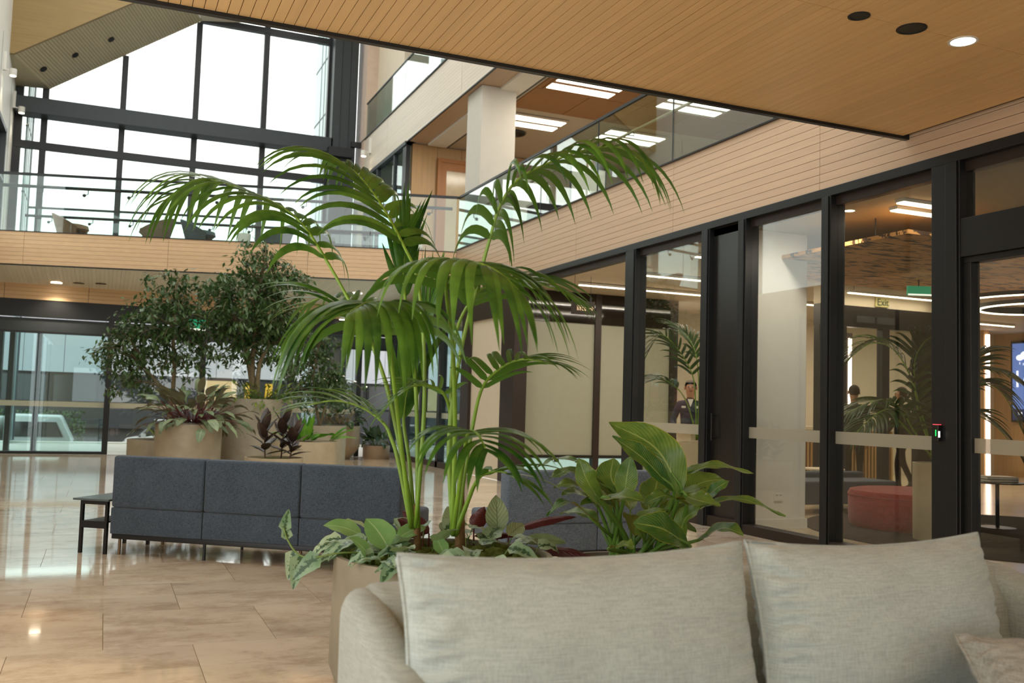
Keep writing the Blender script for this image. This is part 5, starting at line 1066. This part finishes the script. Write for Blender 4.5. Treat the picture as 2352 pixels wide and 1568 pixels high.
# ================================================================ PEOPLE
SKIN = plain('skin', (196, 146, 116), .55, 0, .3, .04); HAIRG = plain('grey_hair', (96, 84, 74), .8); NAVYC = plain('navy_cloth', (30, 36, 56), .85); DARKC = plain('dark_cloth', (30, 28, 28), .9); SHOE = plain('shoe_leather', (20, 18, 17), .4)
def person(label, loc, rz, arms, legs, jacket, trousers, hair, h=1.0, lean=0):
    """joint skeleton grown with a skin modifier; faces -y before rotation"""
    J = {'pel': (0, 0, .95, .135), 'wai': (0, 0, 1.08, .125), 'che': (0, lean * .5, 1.30, .15), 'nek': (0, lean, 1.46, .062), 'nk2': (0, lean - .01, 1.53, .055), 'hd1': (0, lean - .025, 1.60, .078), 'hd2': (0, lean - .015, 1.68, .088), 'hd3': (0, lean - .01, 1.735, .062)}
    Ed = [('pel', 'wai'), ('wai', 'che'), ('che', 'nek'), ('nek', 'nk2'), ('nk2', 'hd1'), ('hd1', 'hd2'), ('hd2', 'hd3')]
    for s, sg in (('l', -1), ('r', 1)):
        el, wr = arms[s]
        J['sh' + s] = (sg * .17, lean * .8, 1.41, .07); J['el' + s] = (*el, .048); J['wr' + s] = (*wr, .034); d = (Vector(wr) - Vector(el)).normalized(); pa = Vector(wr) + d * .07; J['pa' + s] = (*pa, .036)
        Ed += [('che', 'sh' + s), ('sh' + s, 'el' + s), ('el' + s, 'wr' + s), ('wr' + s, 'pa' + s)]
        sd = d.cross(Vector((0, 0, 1)));  sd = sd.normalized() if sd.length > .2 else Vector((0, 1, 0))
        for k, (o_, L_) in enumerate(((-.03, .07), (-.011, .085), (.009, .08), (.027, .062))):
            a = pa + sd * o_ + d * .02; J['f%d%s' % (k, s)] = (*a, .010); b_ = a + d * L_ * .55; J['g%d%s' % (k, s)] = (*b_, .009); c = b_ + d * L_ * .35 + Vector((0, 0, -.02)); J['h%d%s' % (k, s)] = (*c, .008)
            Ed += [('pa' + s, 'f%d%s' % (k, s)), ('f%d%s' % (k, s), 'g%d%s' % (k, s)), ('g%d%s' % (k, s), 'h%d%s' % (k, s))]
        a = Vector(wr) + d * .03 - sd * .045; J['th' + s] = (*a, .011); J['ti' + s] = (*(a + d * .05 - sd * .012), .009); Ed += [('wr' + s, 'th' + s), ('th' + s, 'ti' + s)]
        kn, an = legs[s]
        J['hi' + s] = (sg * .095, 0, .90, .095); J['kn' + s] = (*kn, .062); J['an' + s] = (*an, .045); J['he' + s] = (an[0], an[1] + .03, an[2] - .045, .042); J['to' + s] = (an[0] + sg * .02, an[1] - .17, an[2] - .055, .032)
        Ed += [('pel', 'hi' + s), ('hi' + s, 'kn' + s), ('kn' + s, 'an' + s), ('an' + s, 'he' + s), ('an' + s, 'to' + s)]
    keys = list(J); me = bpy.data.meshes.new('person_frame'); me.from_pydata([tuple(v * h for v in J[k][:3]) for k in keys], [(keys.index(a), keys.index(b_)) for a, b_ in Ed], [])
    ob = bpy.data.objects.new('person_frame', me); COL.objects.link(ob); sk = ob.modifiers.new('skin', 'SKIN'); sk.use_smooth_shade = True
    for i, k in enumerate(keys): r_ = J[k][3] * h; me.skin_vertices[0].data[i].radius = (r_ * (1.15 if k in ('che', 'wai', 'pel') else 1), r_ * (.85 if k in ('che', 'wai', 'pel') else 1)); me.skin_vertices[0].data[i].use_root = (k == 'pel')
    su = ob.modifiers.new('sub', 'SUBSURF'); su.levels = 1; su.render_levels = 1
    dg = bpy.context.evaluated_depsgraph_get(); dg.update(); m2 = bpy.data.meshes.new_from_object(ob.evaluated_get(dg)); bpy.data.objects.remove(ob)
    t = thing('person', loc, label, 'person'); t.rotation_euler.z = rz
    for m in (SKIN, jacket, trousers, SHOE): m2.materials.append(m)
    wl2 = [Vector(J['pal'][:3]) * h, Vector(J['par'][:3]) * h]
    for p in m2.polygons:
        c = p.center; p.use_smooth = True
        hand = min((c - w_).length for w_ in wl2) < .15 * h and min((c - Vector(J['wr' + s][:3]) * h).length for s in 'lr') > .02 and any((c - Vector(J['el' + s][:3]) * h).dot((Vector(J['wr' + s][:3]) - Vector(J['el' + s][:3])).normalized()) > (Vector(J['wr' + s][:3]) - Vector(J['el' + s][:3])).length * h for s in 'lr')
        p.material_index = 0 if (c.z > 1.50 * h or hand) else (3 if c.z < .09 else (2 if c.z < .93 * h else 1))
    body = bpy.data.objects.new('body', m2); COL.objects.link(body); body.parent = t
    ORG[t.name] = Vector((0, 0, 0)); hc = Vector((0, lean - .012, 1.685)) * h
    sp = MB().sphere((0, 0, 0), (.092, .102, .10), 18); keep = []
    for fc in sp.f:
        c = sum((Vector(sp.v[i]) for i in fc), Vector((0, 0, 0))) / len(fc)
        if c.z > (-.085 if c.y > .02 else -.04) and not (c.y < -.045 and c.z < .052) and not (abs(c.x) > .06 and c.y < 0 and c.z < .01): keep.append(fc)
    q = MB(); q.add([hc + (Vector(v) + Vector((0, .012, .012))) * h for v in sp.v], keep); q.build('hair', hair, t, smooth=True, sharp=0)
    for sg in (-1, 1): MB().sphere(hc + Vector((sg * .033, -.082, -.005)) * h, .011, 8).build('eye', DARK, t, smooth=True); MB().sphere(hc + Vector((sg * .09, .0, -.02)) * h, (.014, .022, .032), 8).build('ear', SKIN, t, smooth=True)
    MB().sphere(hc + Vector((0, -.098, -.035)) * h, (.014, .02, .026), 8).build('nose', SKIN, t, smooth=True); MB().sphere(hc + Vector((0, -.085, -.072)) * h, (.026, .01, .007), 8).build('mouth', plain('lip', (150, 84, 74), .5), t, smooth=True)
    return t
g = person('security guard in navy jacket standing behind the pale desk', (8.05, 12.1, 0), R(-33), {'l': ((-.27, -.05, 1.14), (-.22, -.28, 1.05)), 'r': ((.27, -.03, 1.14), (.18, -.27, 1.04))}, {'l': ((-.1, 0, .5), (-.1, .02, .08)), 'r': ((.1, 0, .5), (.1, .02, .08))}, NAVYC, DARKC, HAIRG, .97)
ORG[g.name] = Vector((0, 0, 0)); MB().obox((.10, -.135, 1.33), (.05, .01, .035)).obox((-.10, -.135, 1.33), (.06, .01, .03)).build('badge', WHITE, g); MB().prism([(-.045, -.115, 1.45), (.045, -.115, 1.45), (0, -.145, 1.33)], (0, .01, 0)).build('shirt_collar', WHITE, g)
person('visitor in dark clothes standing behind the double doors, left one', (11.55, 12.5, 0), R(150), {'l': ((-.26, .02, 1.13), (-.25, -.1, .88)), 'r': ((.26, .02, 1.13), (.25, -.1, .88))}, {'l': ((-.1, -.02, .5), (-.1, .03, .08)), 'r': ((.1, .0, .5), (.12, .03, .08))}, DARKC, DARKC, plain('dark_hair', (40, 30, 24), .8))
person('visitor in dark clothes stepping behind the double doors, right one', (12.5, 12.4, 0), R(-160), {'l': ((-.27, .05, 1.13), (-.27, -.05, .88)), 'r': ((.27, -.05, 1.13), (.26, -.2, .92))}, {'l': ((-.1, -.12, .5), (-.1, -.1, .08)), 'r': ((.1, .06, .52), (.1, .25, .14))}, DARKC, plain('black_trousers', (24, 24, 26), .9), plain('brown_hair', (62, 44, 30), .8))

# ================================================================ STREET OUTSIDE
PAVE = plain('paving', (186, 184, 176), .8, 0, .3, .08, 2); ASPH = plain('asphalt', (72, 74, 76), .85, 0, .3, .1, 5)
sbuild(MB().box(-30, 40, 22.02, 27.4, -1.6, -.02), 'floor', PAVE); sbuild(MB().box(-30, 40, 27.3, 27.55, -1.6, .02), 'trim_8', WHITE); sbuild(MB().box(-80, 90, 27.4, 120, -1.8, -1.2), 'floor', ASPH)
for k, (x, lb) in enumerate(((-2.1, 'leftmost'), (-1.88, 'middle'), (-1.36, 'rightmost'))):
    o = MB().box(x - .05, x + .05, 23.0, 23.3, -.02, 2.6).box(x - .06, x + .06, 22.98, 23.32, -.02, .02).build('steel_post', BLACK); tag(o, lb + ' of three black steel posts outside the left entrance glass', 'post', 'posts outside the entrance')
bd = thing('building', (4, 46, -1.2), 'white clad low building across the street with dark ground floor windows', 'building')
MB().box(-6.5, 34, 46.2, 60, -1.2, 6.2).build('wall', plain('shadow_grey', (64, 66, 68), .7), bd)
CLAD = plain('white_cladding', (176, 179, 184), .5, 0, .4, .02)
for k in range(25): piece('panel', (-5.7 + 1.6 * k, 46.1, 4.2), (1.58, .2, 4.0), CLAD, bd)
WIN = plain('dark_window', (44, 48, 50), .12)
for k in range(20): fr = piece('window', (-5.2 + 2.0 * k, 46.12, 1.5), (1.85, .1, 1.25), BLACK, bd); piece('pane', (-5.2 + 2.0 * k, 46.05, 1.5), (1.7, .06, 1.12), WIN if k % 5 else plain('lit_blind', (196, 170, 122), .6), bd)
for x in (6.0, 6.9): MB().prism([(x, 46.0, .95), (x + .3, 46.0, .95), (x + .4, 46.0, 2.0), (x + .05, 46.0, 2.0)], (0, .02, 0)).build('yellow_banner', plain('yellow', (214, 168, 44), .6), bd)
MB().box(-6.5, 34, 45.9, 46.1, -.2, .85).build('plinth', plain('dark_plinth', (52, 54, 56), .7), bd)
b2 = thing('building', (-12, 44, -1.2), 'brick and grey clad building across the street at the far left', 'building')
MB().box(-24, -6.6, 44.5, 58, -1.2, 5.4).build('wall', plain('brick_red', (150, 84, 66), .85, 0, .2, .12, 20), b2)
for k in range(6): piece('panel', (-22.5 + 1.55 * k + 1, 44.4, 3.7), (1.5, .12, 2.2), plain('grey_clad', (168, 178, 178), .5), b2)
for k in range(14): piece('louvre', (-9.5, 44.35, -.6 + .2 * k), (5.4, .1, .06), BLACK, b2)
MB().box(-12.2, -6.8, 44.4, 44.5, -1, 2.3).build('louvre_backing', plain('louvre_dark', (40, 46, 50), .7), b2)
hm = MB(); r_ = random.Random(2)
for k in range(2600):
    p = Vector((r_.uniform(-4.5, -.6), r_.uniform(37.6, 38.3), r_.uniform(-1.2, .6))); a = r_.uniform(0, 6.28); s = .09
    hm.add([p, p + Vector((math.cos(a) * s, math.sin(a) * s, s * .7)), p + Vector((-math.sin(a) * s * .5, math.cos(a) * s * .5, s * .8))], [(0, 1, 2)])
o = hm.build('hedge', plain('hedge_green', (56, 84, 44), .7)); tag(o, 'clipped green hedge on the far side of the street', 'hedge', kind='stuff')
CARW = plain('car_white', (190, 194, 192), .25, 0, .6, .01); TINT = plain('tinted_glass', (40, 48, 50), .08, 0, .6); TYRE = plain('tyre', (26, 26, 26), .8); CHROME = plain('alloy', (170, 172, 174), .3, .8)
def wheels(t, xs, y0, y1, z, r):
    for x in xs:
        for y in (y0, y1):
            mb = MB(); n = 24; vs_ = [(x + r * math.cos(2 * math.pi * k / n), yy, z + r * math.sin(2 * math.pi * k / n)) for yy in (y - .11, y + .11) for k in range(n)]
            mb.add(vs_, [(k, (k + 1) % n, n + (k + 1) % n, n + k) for k in range(n)] + [tuple(range(n))[::-1], tuple(range(n, 2 * n))]); wv = mb.build('wheel', TYRE, t, smooth=True)
            mb = MB(); vs_ = [(x + r * .6 * math.cos(2 * math.pi * k / n), yy, z + r * .6 * math.sin(2 * math.pi * k / n)) for yy in (y - .12, y + .12) for k in range(n)]; mb.add(vs_, [(k, (k + 1) % n, n + (k + 1) % n, n + k) for k in range(n)] + [tuple(range(n))[::-1], tuple(range(n, 2 * n))]); mb.build('hub', CHROME, wv, smooth=True)
def extr(t, name, prof, y0, y1, mat, bev=.05): o = MB().prism([(x, y0, z) for x, z in prof], (0, y1 - y0, 0)).build(name, mat, t, smooth=True, sharp=0); b = o.modifiers.new('bevel', 'BEVEL'); b.width = bev; b.segments = 4; b.limit_method = 'ANGLE'; return o
t = thing('utility_truck', (-2.4, 31, -1.2), 'white utility truck with canopy parked in the street', 'vehicle'); Z = -1.2
extr(t, 'body', [(-5.6, Z + .45), (-.62, Z + .45), (-.62, Z + 1.02), (-2.6, Z + 1.02), (-4.7, Z + 1.0), (-5.6, Z + .9)], 30.1, 31.9, CARW, .06)
extr(t, 'canopy', [(-2.55, Z + 1.06), (-.75, Z + 1.06), (-1.12, Z + 1.82), (-2.55, Z + 1.84)], 30.2, 31.8, CARW, .07); extr(t, 'cab', [(-4.75, Z + 1.0), (-2.65, Z + 1.0), (-2.65, Z + 1.76), (-3.9, Z + 1.76)], 30.2, 31.8, CARW, .07)
MB().prism([(-2.36, 30.17, Z + 1.22), (-1.02, 30.17, Z + 1.22), (-1.22, 30.17, Z + 1.64), (-2.36, 30.17, Z + 1.64)], (0, .03, 0)).build('canopy_window', TINT, t); MB().prism([(-4.4, 30.17, Z + 1.1), (-2.8, 30.17, Z + 1.1), (-2.8, 30.17, Z + 1.62), (-3.85, 30.17, Z + 1.62)], (0, .03, 0)).build('cab_window', TINT, t)
MB().box(-.64, -.5, 30.2, 31.8, Z + .5, Z + .72).build('bumper', CARW, t, bevel=.03); MB().box(-.63, -.60, 30.15, 30.32, Z + .75, Z + 1.0).build('tail_light', plain('lamp_red', (150, 30, 28), .3), t); wheels(t, (-4.9, -1.6), 30.2, 31.8, Z + .36, .36)
Z = -1.02
t = thing('car', (1.6, 34, -1.2), 'white hatchback car parked in the street beside the planters', 'vehicle')
extr(t, 'body', [(.62, Z + .3), (4.6, Z + .3), (4.7, Z + .85), (3.9, Z + .98), (1.5, Z + 1.0), (.7, Z + .85)], 33.2, 34.9, CARW, .1); extr(t, 'cabin', [(1.05, Z + .95), (3.9, Z + .95), (3.3, Z + 1.48), (1.6, Z + 1.48)], 33.3, 34.8, TINT, .08); MB().box(1.6, 3.3, 33.3, 34.8, Z + 1.46, Z + 1.5).build('roof', CARW, t, bevel=.01)
MB().box(.62, .7, 33.25, 33.6, Z + .65, Z + .8).build('headlight', plain('lens', (220, 224, 226), .1), t); MB().box(1.15, 1.3, 33.05, 33.2, Z + .95, Z + 1.08).build('wing_mirror', CARW, t); wheels(t, (1.4, 3.9), 33.3, 34.8, Z + .3, .3)
# glazed wings of the building flanking the great window outside
WING = plain('wing_cladding', (168, 188, 192), .3, 0, .5, .03)
for x, lb in ((-2.15, 'pale glass wing outside the great window on the left'), (5.55, 'pale glass wing outside the great window on the right')):
    t = thing('glass_wing', (x, 29, 0), lb, 'facade'); s = -1 if x < 0 else 1; y1 = 28.2 if x < 0 else 29.4
    MB().box(min(x, x + s * .05), max(x, x + s * .05), 26.8, y1, 0, 13).build('glass_face', WING, t)
    for k in range(5): MB().box(min(x - s * .01, x + s * .06), max(x - s * .01, x + s * .06), 26.8, y1, 4.6 + 1.7 * k, 4.64 + 1.7 * k).build('rail', GREY_STEEL, t)
    for k in range(4): MB().box(min(x - s * .01, x + s * .06), max(x - s * .01, x + s * .06), 27.0 + .5 * k, 27.03 + .5 * k, 0, 13).build('mullion', STEELRAIL, t)
